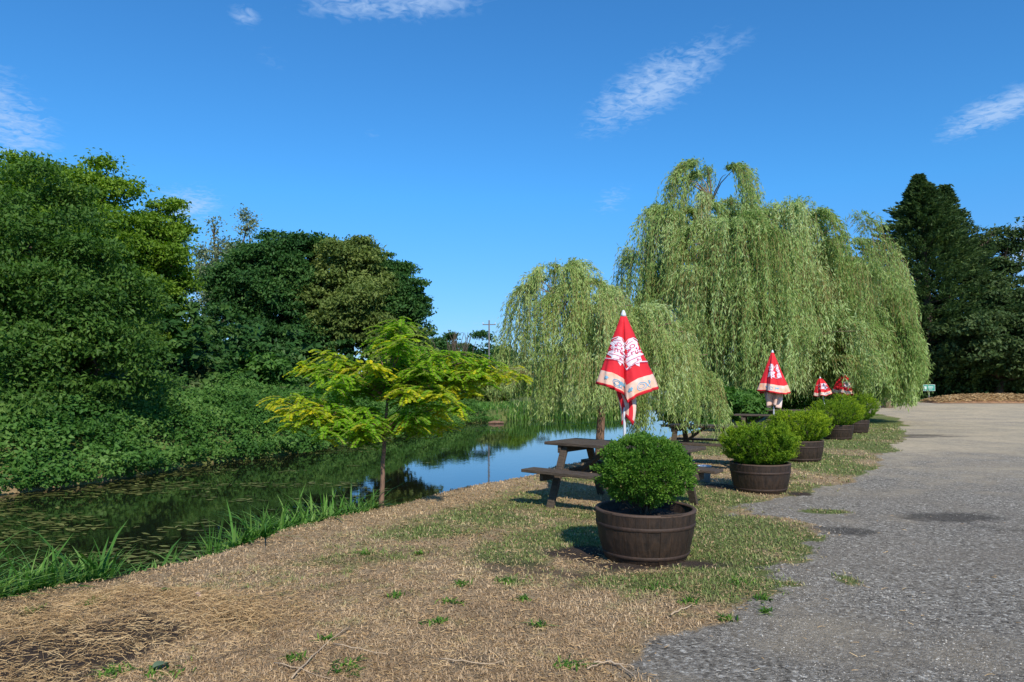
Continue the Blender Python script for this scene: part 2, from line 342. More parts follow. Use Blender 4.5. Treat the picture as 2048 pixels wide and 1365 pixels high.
SOIL_SHADE = [(1165, 1102, 60, 18, 1.2), (1290, 1128, 110, 8, .8), (1440, 977, 40, 7, 1.2), (1600, 990, 34, 7, 1.0), (940, 1320, 130, 40, .62), (1700, 1062, 60, 14, .7), (1640, 1060, 50, 10, .6), (700, 1345, 200, 22, .35),
         (1190, 1010, 90, 14, .4), (1560, 1080, 50, 10, .3)]  # patch under the nearest table is painted shade; the others are soil
def masks(x, y):
    e = x - xe(y) + (fbm(x * 1.6, y * 1.6, 21) - .47) * .9 + (fbm(x * 7, y * 7, 24) - .47) * .35
    gravel = sstep(-.30, .30, e) * (1 - sstep(53, 56, y + (x - 30) * .08))
    gravel = gravel * (1 - np.clip(spots(x, y, [(1695, 1163, 34, 18, .75), (1650, 1024, 60, 6, 1.0), (1790, 850, 30, 5, .5), (1180, 1350, 40, 20, .0)]), 0, 1))
    green = spots(x, y, GREEN) * .95 + (.26 + .42 * sstep(.36, .60, fbm(x * .9, y * .9, 5))) * sstep(3.8, 7, y) * sstep(.2, 1.6, x - xn(y)) + .32 * sstep(14, 20, y) + .8 * sstep(.6, -.6, x - xf(y))
    dirt_shade = spots(x, y, SOIL_SHADE) + 1.0 * sstep(.3, -.1, (x - xn(y))) * sstep(-.2, .5, x - xf(y)) + .85 * sstep(.47, .62, fbm(x * 1.1 + 3, y * 1.1, 71)) * (1 - sstep(5, 9, y)) + .25 * sstep(52, 55, y)
    sun_dust = .86 * sstep(4, 20, y) + .10 + .75 * (fbm(x * .14 + 4, y * .42, 61) - .47) + .35 * (fbm(x * .7, y * 1.6, 62) - .47)  # far sunlight painted as beige, near shade as grey, with dusty mottling
    stain_shade = spots(x, y, [(1900, 1035, 140, 14, 1.1), (1980, 1055, 110, 12, .9), (1700, 1065, 70, 12, 1.0), (1850, 872, 120, 5, .9), (1760, 868, 50, 6, .9), (1420, 1290, 90, 20, .35)])
    stain_shade = stain_shade * (.35 + 1.25 * fbm(x * 1.1, y * 2.6, 66)) + .55 * sstep(.55, .68, fbm(x * .35, y * 1.1, 67)) * sstep(5, 8, y)  # near spots are stains; far bands and mottling are painted tree shade
    return gravel, green, dirt_shade, sun_dust, stain_shade
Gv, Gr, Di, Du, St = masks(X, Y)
V = np.stack([X, Y, Z], -1).reshape(-1, 3)
idx = np.arange(nx * ny).reshape(ny, nx)
Q = np.stack([idx[:-1, :-1], idx[:-1, 1:], idx[1:, 1:], idx[1:, :-1]], -1)
isg = (Gv[:-1, :-1] > .5)
A = dict(gravel=Gv.ravel(), green=Gr.ravel(), dirt_shade=Di.ravel(), sun_dust=Du.ravel(), stain_shade=St.ravel())
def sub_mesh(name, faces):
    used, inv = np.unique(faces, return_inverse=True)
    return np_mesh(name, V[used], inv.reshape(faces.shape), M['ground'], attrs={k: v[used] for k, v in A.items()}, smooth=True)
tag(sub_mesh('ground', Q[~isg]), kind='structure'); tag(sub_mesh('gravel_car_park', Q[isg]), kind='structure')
# water sheet follows the river
ys = np.concatenate([np.arange(-60, 80, 1.0), np.arange(80, 900, 20.0)])
wv = []; wf = []
for i, y in enumerate(ys):
    a, b = xf(y) - 2.5, xn(y) + 1.0
    wv += [(a, y, WZ), (b, y, WZ)]
    if i: wf.append((2 * i - 2, 2 * i - 1, 2 * i + 1, 2 * i))
tag(np_mesh('river_water', wv, wf, M['water']), kind='structure')

# ------------------------------------------------------------------ leaf builders
def leaf_mesh(c, d, ln, wd, nrm=None, r=rng, fold=.12):
    """rhombic leaves: c centres, d directions; returns verts, faces, index of leaf per vertex"""
    n = len(c); d = unit(d)
    a = nrm if nrm is not None else r.normal(size=(n, 3)); s = unit(np.cross(d, a)); up = np.cross(s, d)
    ln = np.broadcast_to(ln, n)[:, None]; wd = np.broadcast_to(wd, n)[:, None]
    v = np.stack([c - d * ln * .5, c + s * wd * .5 - d * ln * .05 + up * wd * fold, c + d * ln * .5, c - s * wd * .5 - d * ln * .05 + up * wd * fold], 1)
    return v.reshape(-1, 3), np.arange(n * 4).reshape(n, 4)
def sph(n, r=rng): return unit(r.normal(size=(n, 3)))
def limb_pts(a, b, n=5, sag=0.0, wob=.06, r=rng):
    a, b = np.array(a, float), np.array(b, float); L = np.linalg.norm(b - a); out = []
    for i in range(n + 1):
        t = i / n; p = a + (b - a) * t + np.array([0, 0, sag * math.sin(math.pi * t)]) + r.normal(size=3) * wob * L * .3 * math.sin(math.pi * t); out.append(p)
    return out
def broad_tree(name, label, cat, base, lobes, mat, tufts, per, leaf, seed, trunk_r=.25, tuft_r=.35, group=None, bark='bark', fork=.35, limbs=14, droop=.25, aspect=.55, trunk_top=None, flat=.38, bough=13):
    """lobes: (x,y,z,rx,ry,rz) in world metres. crown = tufts of leaves on and inside the lobes"""
    r = np.random.default_rng(seed); base = np.array(base, float); root = empty(name, base); tag(root, label, cat, group)
    lob = np.array(lobes, float); w = (lob[:, 3] * lob[:, 5]) ** 1.0; w /= w.sum()
    # boughs: rounded masses sitting on each lobe, tufts of leaves over each bough
    nb = max(len(lob) * 7, int(tufts / bough)); kb = r.choice(len(lob), size=nb, p=w); ub = sph(nb, r)
    bc = lob[kb, :3] + ub * r.uniform(.62, 1.0, nb)[:, None] * lob[kb, 3:6]; brd = (lob[kb, 3] * lob[kb, 5]) ** .5 * r.uniform(.20, .42, nb)
    k = r.choice(nb, size=tufts, p=brd ** 2 / (brd ** 2).sum()); us = unit(sph(tufts, r) + np.array([0, 0, .45]) + ub[k] * .5)
    tc_ = bc[k] + us * (brd[k] * r.uniform(.75, 1.1, tufts))[:, None] * np.array([1, 1, .72]); u = unit(us + ub[k] * .6)
    nc = tufts // 6; kc = r.choice(len(lob), size=nc, p=w); uc = sph(nc, r); tc_ = np.vstack([tc_, lob[kc, :3] + uc * (r.random(nc) ** .5 * .75)[:, None] * lob[kc, 3:6]]); u = np.vstack([u, uc])
    keep = tc_[:, 2] > base[2] + .25; tc_, u = tc_[keep], u[keep]; T = len(tc_)
    # leaves
    tr = tuft_r * r.uniform(.55, 1.35, T)
    rep = np.repeat(np.arange(T), per); n = len(rep)
    off = sph(n, r) * (r.random(n) ** .45)[:, None] * tr[rep][:, None] * np.array([1, 1, flat])
    c = tc_[rep] + off + unit(u[rep]) * tr[rep][:, None] * .2
    d = unit(off * .6 + r.normal(size=(n, 3)) * .5 * tr[rep][:, None] + np.array([0, 0, -droop]) * tr[rep][:, None])
    nm = unit(u[rep] * .5 + np.array([0, 0, .9]) + r.normal(size=(n, 3)) * .6)
    v, f = leaf_mesh(c, d, leaf * r.uniform(.7, 1.3, n), leaf * aspect * r.uniform(.7, 1.2, n), nm, r)
    rnd = np.clip(r.random(n) * .5 + r.random(T)[rep] * .5, 0, 1)
    np_mesh('crown', v - base, f, mat, root, {'rnd': np.repeat(rnd, 4)})
    mb = MB(); top = np.average(lob[:, :3], axis=0, weights=w) if trunk_top is None else np.array(trunk_top)
    forkp = base + (top - base) * fork
    mb.tube([p - base for p in limb_pts(base - np.array([0, 0, .3]), forkp, 5, 0, .03, r)], list(np.linspace(trunk_r * 1.25, trunk_r * .8, 6)), 9)
    mb.build('trunk', M[bark], root)
    mb = MB(); pick = r.choice(T, size=min(limbs * 3, T), replace=False)
    for l in lob:
        mid = l[:3] - np.array([0, 0, l[5] * .3]); mb.tube([p - base for p in limb_pts(forkp - np.array([0, 0, .05]), mid, 6, .1, .1, r)], list(np.linspace(trunk_r * .6, trunk_r * .22, 7)), 6)
        near = np.argsort(np.linalg.norm(tc_ - l[:3], axis=1) + r.random(T) * l[3])[:max(5, limbs * 3 // len(lob))]
        for q in near:
            mb.tube([p - base for p in limb_pts(mid, tc_[q], 4, .05, .12, r)], list(np.linspace(trunk_r * .2, .012, 5)), 5, False)
    mb.build('branches', M[bark], root)
    return root
def lobe(px, py, Y, rx, rz, ry=None):
    """ellipsoid seen at (px,py), half sizes in photo pixels"""
    c = at(px, py, Y); k = Y / F; return (c[0], Y, c[2], rx * k, (ry if ry else rx * k * .9), rz * k)
def willow(name, label, base, fountains, n_str, leafs, seed, mat, lw, zend, trunk_r, top_pt, group=None, lean=0.0, twig=.006):
    """fountains: (x,y,z,rx,ry,rz, weight, zend): strands spring from the dome and hang as curtains"""
    r = np.random.default_rng(seed); base = np.array(base, float); root = empty(name, base); tag(root, label, 'tree', group)
    Fo = np.array(fountains, float); w = Fo[:, 6] / Fo[:, 6].sum(); VV = []; FF = []; RR = []; nb = 0
    mb = MB(); strands = []
    for k, fo in enumerate(Fo):
        m = int(n_str * w[k]); nbun = max(6, m // 22)
        ba = r.uniform(0, 2 * math.pi, nbun); br = np.sqrt(r.uniform(.01, 1, nbun)); bl = r.uniform(.30, 1.1, nbun); bz = np.where(r.random(nbun) < .5, r.uniform(.88, 1.14, nbun), r.uniform(-.15, .9, nbun)); bo = r.uniform(.4, 2.4, nbun); bR = r.uniform(.74, 1.2, nbun); bj = r.random(nbun) ** .45; bc_ = r.random(nbun)
        for j in range(m):
            q = r.integers(nbun); a = ba[q] + r.normal() * .085 / max(br[q], .3); rr = np.clip(br[q] + r.normal() * .08, 0, 1.05); zf = bz[q]
            if zf < .8: rr = min(1.02, .55 + rr * .5)
            x0 = fo[0] + fo[3] * rr * .86 * bR[q] * math.cos(a); y0 = fo[1] + fo[4] * rr * .86 * bR[q] * math.sin(a)
            z0 = fo[2] + fo[5] * math.sqrt(max(0, 1 - (rr * .9) ** 2)) * zf * r.uniform(.93, 1.04)
            L = max(.25 * fo[5], min((z0 - fo[7]) * bl[q] * r.uniform(.6, 1.08), z0 - fo[7] + .1)); out = (.06 + .16 * rr) * fo[3] * r.uniform(.6, 1.4) * bo[q]
            n = 11; t = np.linspace(0, 1, n); arch = q % 5 < 3 and zf > .8
            if arch:
                rs = br[q] * .5; ca_, sa_ = math.cos(a), math.sin(a); x0 = fo[0] + fo[3] * rs * ca_; y0 = fo[1] + fo[4] * rs * sa_
                z0 = fo[2] + fo[5] * math.sqrt(1 - rs * rs) * (.60 + .42 * bj[q]) * r.uniform(.95, 1.03); reach = fo[3] * (.30 + .72 * br[q]) * bR[q] * r.uniform(.75, 1.1)
                L = min(z0 - fo[7] + .1, (z0 - fo[7]) * (.35 + .75 * bl[q]) * r.uniform(.75, 1.05)); ho = reach * (1 - np.exp(-2.4 * t)) / .91 * np.interp(t, [0, 1], [1, .96])
                dz = -L * t ** 1.75 + .10 * fo[5] * np.sin(np.pi * np.minimum(t * 1.7, 1))
            else:
                ho = out * (1 - np.exp(-3.2 * t)); dz = -L * (t ** 1.25) + .12 * fo[5] * bo[q] * np.sin(np.pi * np.minimum(t * 2.2, 1)) * (rr + .2)
            wb = np.cumsum(r.normal(size=(n, 2)) * .030 * L, axis=0) * .5
            P = np.stack([x0 + math.cos(a) * ho + wb[:, 0], y0 + math.sin(a) * ho + wb[:, 1], z0 + dz], 1)
            strands.append((P, L, np.clip(bc_[q] * .7 + .3 * r.random(), 0, 1)))
    P = np.array([s[0] for s in strands]); Ls = np.array([s[1] for s in strands]); cr = np.array([s[2] for s in strands])
    S = len(P); cnt = np.maximum(10, (leafs * Ls / Ls.mean())).astype(int); rep = np.repeat(np.arange(S), cnt); n = len(rep)
    t = r.random(n) ** .9 * 10; i0 = np.minimum(t.astype(int), 9); fr = (t - i0)[:, None]
    c = P[rep, i0] * (1 - fr) + P[rep, i0 + 1] * fr; tan = unit(P[rep, i0 + 1] - P[rep, i0])
    d = unit(tan * .75 + sph(n, r) * .62 + np.array([0, 0, -.25])); ln = lw[0] * r.uniform(.65, 1.3, n)
    v, f = leaf_mesh(c + d * ln[:, None] * .5 + r.normal(size=(n, 3)) * lw[0] * .22, d, ln, lw[1] * r.uniform(.7, 1.3, n), None, r)
    rnd = np.clip(r.random(n) * .45 + cr[rep] * .55, 0, 1)
    np_mesh('crown', v - base, f, mat, root, {'rnd': np.repeat(rnd, 4)})
    # twigs: thin ribbons of triangular section along the strands
    tv = []; tf = []; ti = 0
    a3 = np.array([(1, 0, 0), (-.5, .87, 0), (-.5, -.87, 0)])
    th = (twig * np.linspace(1, .35, 11))[None, :, None, None]
    TV = (P[:, :, None, :] + a3[None, None] * th).reshape(-1, 3) - base
    b0 = (np.arange(S)[:, None, None] * 33 + np.arange(10)[None, :, None] * 3)
    kk = np.arange(3)[None, None]
    TF = np.stack([b0 + kk, b0 + (kk + 1) % 3, b0 + 3 + (kk + 1) % 3, b0 + 3 + kk], -1).reshape(-1, 4)
    np_mesh('twigs', TV, TF, M['twig'], root)
    mb = MB(); top = np.array(top_pt, float)
    mb.tube([p - base for p in limb_pts(base - np.array([0, 0, .3]), top, 7, 0, .05, r)], list(np.linspace(trunk_r * 1.2, trunk_r * .7, 8)), 10)
    mb.build('trunk', M['bark_red' if trunk_r < .15 else 'willow_bark'], root)
    mb = MB()
    for fo in Fo:
        cpt = np.array([fo[0], fo[1], fo[2] + fo[5] * .25]); mb.tube([p - base for p in limb_pts(top - np.array([0, 0, .05]), cpt, 7, .1 * fo[5], .06, r)], list(np.linspace(trunk_r * .5, trunk_r * .10, 8)), 6)
        for j in range(9):
            a = r.uniform(0, 6.28); rr = r.uniform(.5, .85); e = np.array([fo[0] + fo[3] * rr * math.cos(a), fo[1] + fo[4] * rr * math.sin(a), fo[2] + fo[5] * math.sqrt(1 - rr * rr) * .93])
            mb.tube([p - base for p in limb_pts(cpt, e, 5, .12 * fo[5], .05, r)], list(np.linspace(trunk_r * .08, max(.007, trunk_r * .02), 6)), 5, False)
    mb.build('branches', M['bark_red' if trunk_r < .15 else 'willow_bark'], root)
    return root
def G(x, y): return float(land(np.array([x], float), np.array([y], float))[0])
def fountain(px, py, Y, rx, rz, w, zend, ry=None):
    c = at(px, py, Y); k = Y / F; return (c[0], Y, c[2], rx * k, (ry if ry else rx * k), rz * k, w, zend)

# ------------------------------------------------------------------ willows
b = at(1197, 880, 13.2)
willow('weeping_willow', 'small weeping willow with slim reddish trunk on the bank behind the nearest parasol', (b[0], 13.2, 0),
       [fountain(1125, 650, 13.2, 108, 128, 1.1, 1.1), fountain(1190, 690, 13.0, 118, 130, 1.2, 1.0), fountain(1262, 735, 13.2, 128, 130, 1.4, .85), fountain(1345, 780, 13.6, 98, 118, 1.1, .7), fountain(1190, 780, 12.9, 160, 90, .9, 1.0)],
       1500, 62, 101, M['willow_near'], (.085, .016), 1, .075, at(1208, 700, 13.2), None, twig=.003)
bx = at(1560, 800, 33)
willow('weeping_willow', 'huge old weeping willow with a tall arching top sprig beside the car park', (bx[0], 33, 0),
       [fountain(1425, 430, 32, 96, 112, .95, 5.2, 1.7), fountain(1360, 560, 31.5, 108, 160, 1.4, 1.8), fountain(1330, 650, 31, 70, 130, .5, 1.6), fountain(1460, 590, 31, 160, 170, 2.2, 1.5), fountain(1585, 590, 31.5, 140, 175, 2.2, 1.3),
        fountain(1680, 620, 32.5, 105, 150, 1.5, 1.3), fountain(1600, 720, 29.5, 150, 90, 1.0, 1.15), fountain(1450, 720, 29.5, 110, 90, .8, 1.1), fountain(1530, 660, 30, 120, 110, .8, 1.3)],
       3300, 62, 102, M['willow'], (.20, .042), 1, .42, at(1500, 560, 32.5), None, twig=.007)
bx = at(1740, 800, 34)
willow('weeping_willow', 'lower weeping willow whose tips trail onto the edge of the car park', (bx[0], 35, G(bx[0], 35)),
       [fountain(1735, 705, 31.5, 88, 88, 1.4, .95), fountain(1690, 720, 30.5, 60, 70, .5, 1.3), fountain(1780, 720, 31, 52, 70, .5, .85)],
       820, 75, 103, M['willow'], (.19, .04), 1, .22, at(1728, 690, 32), None, twig=.007)
bx = at(1775, 800, 44)
willow('weeping_willow', 'round-topped weeping willow at the back, between the huge willow and the dark conifer', (bx[0], 44, G(bx[0], 44)),
       [fountain(1765, 615, 44, 62, 92, 1, 2.0), fountain(1720, 590, 44, 50, 80, .5, 2.2)],
       760, 62, 104, M['willow'], (.24, .055), 1, .3, at(1765, 650, 44), None, twig=.008)

# ------------------------------------------------------------------ trees across the river
broad_tree('horse_chestnut_tree', 'broad dark leafy tree nearest the water at the left edge', 'tree', (-14.2, 19.5, .6),
           [lobe(60, 470, 19, 130, 110), lobe(150, 600, 18.5, 130, 110), lobe(30, 650, 17.5, 150, 130), lobe(200, 720, 18, 110, 90), lobe(-120, 560, 19, 150, 190), lobe(90, 800, 17, 150, 70), lobe(250, 640, 19.5, 70, 90)],
           M['chestnut'], 2900, 40, .125, 201, .3, .50, droop=.35)
broad_tree('ash_tree', 'tall yellow-green tree with billowing top behind the dark left-edge tree', 'tree', (-16.5, 25.5, .8),
           [lobe(90, 400, 25, 90, 82), lobe(205, 400, 25.5, 62, 66), lobe(20, 420, 25, 80, 70), lobe(150, 500, 24.5, 110, 90), lobe(230, 470, 25, 45, 60), lobe(-110, 430, 26, 100, 110), lobe(200, 600, 25.5, 90, 90)],
           M['olive_leaf'], 2600, 34, .15, 202, .32, .55)
broad_tree('ash_tree', 'rounder green tree with lumpy right side standing above the bramble bank', 'tree', (-13.6, 28, .8),
           [lobe(318, 455, 28, 48, 48), lobe(300, 530, 27.5, 62, 68), lobe(345, 490, 28, 28, 40), lobe(300, 630, 27.5, 72, 70), lobe(260, 560, 27, 60, 80), lobe(330, 590, 28, 38, 60)],
           M['olive_leaf'], 1500, 34, .15, 203, .24, .42)
broad_tree('birch_tree', 'wispy silver-green tree with sky showing through its two-pointed crown', 'tree', (at(430, 760, 48)[0], 48, .9),
           [lobe(428, 462, 48, 11, 40), lobe(436, 500, 48, 20, 40), lobe(492, 455, 48, 12, 30), lobe(497, 490, 48, 16, 40), lobe(404, 535, 48, 22, 46), lobe(446, 560, 48, 34, 60), lobe(400, 625, 48, 24, 52), lobe(470, 530, 48, 26, 40)],
           M['grey_leaf'], 800, 16, .20, 204, .2, .50, limbs=40, flat=1.1, bough=30)
broad_tree('sycamore_tree', 'dense near-black green tree with a bumpy flat top, left of the lighter crown', 'tree', (at(540, 780, 42)[0], 42, .9),
           [lobe(520, 560, 42, 78, 84), lobe(590, 560, 42, 70, 84), lobe(575, 500, 42, 42, 30), lobe(500, 520, 42, 36, 44), lobe(630, 540, 42.5, 34, 54), lobe(480, 650, 41.5, 60, 80), lobe(580, 660, 41, 90, 80), lobe(650, 680, 42, 40, 60)],
           M['dark_leaf'], 2500, 34, .22, 205, .4, .62)
broad_tree('oak_tree', 'lighter olive tree right of the near-black tree, its top open to the sky', 'tree', (at(700, 780, 41)[0], 41, .8),
           [lobe(690, 545, 41, 58, 62), lobe(725, 560, 41, 52, 60), lobe(660, 600, 40.5, 46, 50), lobe(710, 640, 40, 80, 60), lobe(660, 520, 41, 24, 28), lobe(700, 505, 41, 20, 26)],
           M['light_leaf'], 1200, 34, .21, 206, .3, .55)
broad_tree('oak_tree', 'mid-green tree stepping down towards the gap above the river', 'tree', (at(790, 780, 43)[0], 43, .8),
           [lobe(780, 560, 43, 42, 52), lobe(800, 600, 42.5, 52, 50), lobe(835, 620, 43, 26, 36), lobe(770, 640, 42, 62, 50), lobe(750, 560, 43.5, 36, 50), lobe(820, 655, 42, 40, 36)],
           M['dark_leaf'], 1200, 34, .21, 207, .26, .5)
# lower shrubs trailing off to the right on the far side
for i, (px, py, Yd, rx, rz, mt, lb) in enumerate([
        (800, 690, 36, 50, 44, 'light_leaf', 'bush with orange-brown tips directly behind the yellow-leaved sapling top'),
        (885, 705, 190, 42, 36, 'dark_leaf', 'dark bush at the foot of the tree line, just left of the bare twigs'),
        (975, 705, 210, 48, 34, 'dark_leaf', 'dark round bush below the distant utility pole'),
        (950, 772, 62, 50, 16, 'light_leaf', 'low olive bush on the far bend, right above the brown bank'),
        (1012, 768, 66, 44, 20, 'olive_leaf', 'yellow-green bush on the far bend beside the willow tips'),
        (885, 762, 58, 46, 26, 'bramble', 'green bush on the far bend behind the right side of the sapling'),
        (990, 738, 130, 60, 26, 'dark_leaf', 'hedge bush half way to the distant utility pole'),
        (925, 712, 230, 40, 26, 'far_leaf', 'low bush between two dark bushes in the distance'),
        (1060, 722, 240, 80, 28, 'far_leaf', 'low hedge bush seen under the left edge of the small willow'),
        (520, 745, 30, 48, 30, 'bramble', 'fresh green bush rising out of the bramble bank under the black-green tree'),
        (370, 745, 31, 40, 34, 'far_leaf', 'thin shady bush at the mouth of the gap between the trees')]):
    c = at(px, 790, Yd)
    broad_tree('bush', lb, 'bush', (c[0], Yd, G(c[0], Yd)), [lobe(px, py, Yd, rx, rz), lobe(px - rx * .6, py + rz * .6, Yd, rx * .6, rz * .7), lobe(px + rx * .55, py + rz * .55, Yd, rx * .6, rz * .7), lobe(px, py + rz * 1.1, Yd, rx * 1.1, rz * .8)],
               M[mt], 330, 26, .16 + Yd * .0030, 300 + i, .08 + .001 * Yd, .30 + Yd * .008, limbs=8)
r = np.random.default_rng(900)
bs = np.stack([r.uniform(-7, 9, 9000), r.uniform(44, 62, 9000), np.zeros(9000)], 1); bs = bs[bs[:, 0] < xf(bs[:, 1]) - .1]; bs[:, 2] = land(bs[:, 0], bs[:, 1])
MEADOW = bs
# bare twiggy shrub
r = np.random.default_rng(5); b0 = at(918, 720, 180); root = empty('dead_shrub', (b0[0], 180, .1)); tag(root, 'leafless twiggy shrub poking above the dark bushes', 'shrub')
mb = MB()
for j in range(26):
    e = at(918 + r.normal() * 22, 660 + abs(r.normal()) * 16, 180); mb.tube([p - np.array([b0[0], 180, .1]) for p in limb_pts((b0[0], 180, .1), e, 6, .2, .2, r)], list(np.linspace(.18, .06, 7)), 5, False)
mb.build('stems', M['bark'], root)
# utility pole
b0 = at(978, 760, 85); root = empty('utility_pole', (b0[0], 85, .4)); tag(root, 'distant wooden utility pole with a crossarm above the bushes', 'utility pole')
mb = MB(); mb.tube([(0, 0, -.4), (0, 0, at(978, 641, 85)[2] - .4)], [.11, .08], 8); mb.build('post', M['grey_post'], root)
mb = MB(); zt = at(978, 641, 85)[2] - .9; mb.box((0, 0, zt), (1.5, .09, .10)); mb.build('crossarm', M['grey_post'], root)
for s in (-.7, 0, .7):
    mb = MB(); mb.lathe([(.0, 0), (.05, 0), (.06, .06), (.03, .1), (.05, .14), (0, .18)], 8, (s, 0, zt + .07)); mb.build('insulator', M['paint'], root)

# bramble bank (one uncountable mass along the far water's edge)
def bank_foliage(name, label, cat, ya, yb, n, mat, leaf, hfun, seed, depth, x_of, kind='stuff'):
    r = np.random.default_rng(seed); T = n // 26
    y = ya + (yb - ya) * r.random(T) ** 1.25; u = r.random(T) ** .8
    x = x_of(y) - u * depth(y) + .55
    gz = land(x, y); h = hfun(x, y, u); z = np.maximum(gz, WZ) + h * r.uniform(.25, 1.05, T)
    c = np.stack([x, y, z], 1); rep = np.repeat(np.arange(T), 26); m = len(rep); tr = r.uniform(.15, .45, T)[rep][:, None]
    off = sph(m, r) * (r.random(m) ** .5)[:, None] * tr * np.array([1, 1, .45])
    d = unit(off + r.normal(size=(m, 3)) * .15 + np.array([0, 0, -.06])); nm = unit(np.array([.5, -.5, .9]) + r.normal(size=(m, 3)) * .6)
    lf = leaf * r.uniform(.6, 1.3, m); v, f = leaf_mesh(c[rep] + off, d, lf, lf * .6, nm, r)
    rnd = np.clip(r.random(m) * .5 + r.random(T)[rep] * .5, 0, 1)
    return tag(np_mesh(name, v, f, mat, attrs={'rnd': np.repeat(rnd, 4)}), label, cat, kind=kind)
bank_foliage('bramble_thicket', 'dense bramble and nettle thicket covering the far bank down to the water', 'undergrowth', 9, 44, 230000, M['bramble'], .105,
             lambda x, y, u: (.45 + .85 * u) * (.25 + 1.5 * fbm(x * .8, y * .6, 31)), 61, lambda y: 4.6 + 0 * y, xf)
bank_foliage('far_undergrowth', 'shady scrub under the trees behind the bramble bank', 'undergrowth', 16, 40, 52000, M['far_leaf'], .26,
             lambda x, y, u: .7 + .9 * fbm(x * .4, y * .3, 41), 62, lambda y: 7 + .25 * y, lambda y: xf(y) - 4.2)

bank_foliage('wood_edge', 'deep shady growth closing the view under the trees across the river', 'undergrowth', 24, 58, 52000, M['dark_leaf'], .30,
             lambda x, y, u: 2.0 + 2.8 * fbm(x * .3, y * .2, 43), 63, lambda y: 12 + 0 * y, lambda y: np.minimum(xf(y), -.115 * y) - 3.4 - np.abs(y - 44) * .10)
# far bend: dry earthy bank with reeds
def blades(name, label, cat, base, height, width, mat, seed, lean=.35, parent=None, kind='stuff', curl=.5, tint=None, bias=0):
    """curved grass or reed blades: 3 segments each"""
    r = np.random.default_rng(seed); n = len(base); a = r.uniform(0, 2 * math.pi, n); dirn = np.stack([np.cos(a), np.sin(a), 0 * a], 1)
    side = np.stack([-np.sin(a), np.cos(a), 0 * a], 1); h = height[:, None]; le = (lean * r.uniform(.2, 1.6, n))[:, None]
    w = width[:, None] if hasattr(width, 'shape') else width
    rows = []
    for t, ww in ((0, .7), (.35, 1), (.7, .75)):
        c = base + np.array([0, 0, 1.0]) * h * (t - curl * le * t * t * .8) + dirn * h * le * t ** 1.7
        rows += [c + side * w * ww * .5, c - side * w * ww * .5]
    t = 1.0; rows.append(base + np.array([0, 0, 1.0]) * h * (t - curl * le * .8) + dirn * h * le)
    v = np.stack(rows, 1); k = np.arange(n)[:, None] * 7
    f4 = np.concatenate([k + np.array([0, 1, 3, 2]), k + np.array([2, 3, 5, 4])]); f3 = k + np.array([4, 5, 6, 6])
    f = np.concatenate([f4, k + np.array([4, 5, 6, 4])])
    # last triangle as its own tri list: build via mixed mesh
    me = bpy.data.meshes.new(name); vv = v.reshape(-1, 3).astype(np.float32)
    me.vertices.add(len(vv)); me.vertices.foreach_set('co', vv.ravel())
    tri = (k + np.array([4, 5, 6])).ravel(); quads = f4.ravel(); nq, nt = len(f4), n
    me.loops.add(len(quads) + len(tri)); me.loops.foreach_set('vertex_index', np.concatenate([quads, tri]).astype(np.int32))
    me.polygons.add(nq + nt); me.polygons.foreach_set('loop_start', np.concatenate([np.arange(nq) * 4, nq * 4 + np.arange(nt) * 3]).astype(np.int32))
    me.update(calc_edges=True)
    me.attributes.new('rnd', 'FLOAT', 'POINT').data.foreach_set('value', np.repeat(np.clip(r.random(n) + bias, 0, 1), 7).astype(np.float32))
    if tint is not None: me.attributes.new('tint', 'FLOAT', 'POINT').data.foreach_set('value', np.repeat(tint, 7).astype(np.float32))
    me.materials.append(mat); o = bpy.data.objects.new(name, me); col.objects.link(o)
    if parent: o.parent = parent
    return tag(o, label, cat, kind=kind) if label else o
r = np.random.default_rng(77)
# near reeds: dense at the left, gap, then up to the sapling
def reed_base(n, ya, yb, off, spread):
    y = ya + (yb - ya) * r.random(n); x = xn(y) - off - np.abs(r.normal(size=n)) * spread; z = np.maximum(land(x, y), WZ - .05); return np.stack([x, y, z], 1)
for i, (n, ya, yb, off, sp, h0, lb) in enumerate([
        (2300, 4.5, 6.1, .05, .40, .56, 'thick clump of long green reeds at the bottom left, below the straw-covered bank'),
        (170, 6.0, 6.7, .15, .3, .50, 'thinner fringe of reeds between the left clump and the open water'),
        (14, 7.3, 7.45, .3, .05, .92, 'few upright reed blades standing alone at the water edge'),
        (1500, 7.3, 9.5, .06, .34, .50, 'bright green reed bed leaning over the water beside the sapling trunk')]):
    bs = reed_base(n, ya, yb, off, sp); hh = h0 * r.uniform(.35, 1.0, n) ** .8 * np.where(r.random(n) < .06, 1.55, 1.0) * (.75 + .6 * vnoise(bs[:, 1] * 2.3, bs[:, 0] * 0, 4))
    blades('reed_bed', lb, 'reeds', bs, hh, .020 * r.uniform(.6, 1.5, n), M['reed'], 80 + i, .95 if i != 2 else .15)
bs = reed_base(120, 9.9, 13, .2, .25); blades('bank_grass', 'sparse green blades at the foot of the bank under the table', 'grass', bs, .25 * r.uniform(.6, 1.4, 120), .01 * np.ones(120), M['reed'], 90, .5)
# far reeds on the bend
n = 3600; y = r.uniform(43.5, 56, n); x = xf(y) + r.normal(size=n) * .35 + .1; k = (x > -.6 + .5 * r.random(n)) & (x / y * F + 1024 > 1015 + 30 * r.random(n)); bs = np.stack([x, y, np.maximum(land(x, y), WZ)], 1)[k]
blades('reed_bed', 'distant reeds on the far bend seen under the small willow', 'reeds', bs, 1.15 * r.uniform(.4, 1.2, len(bs)), .05 * np.ones(len(bs)), M['reed'], 91, .35)
blades('meadow_grass', 'rough grass on the far bend of the river', 'grass', MEADOW, .35 * r.uniform(.5, 1.4, len(MEADOW)), .05 * np.ones(len(MEADOW)), M['reed'], 93, .8)
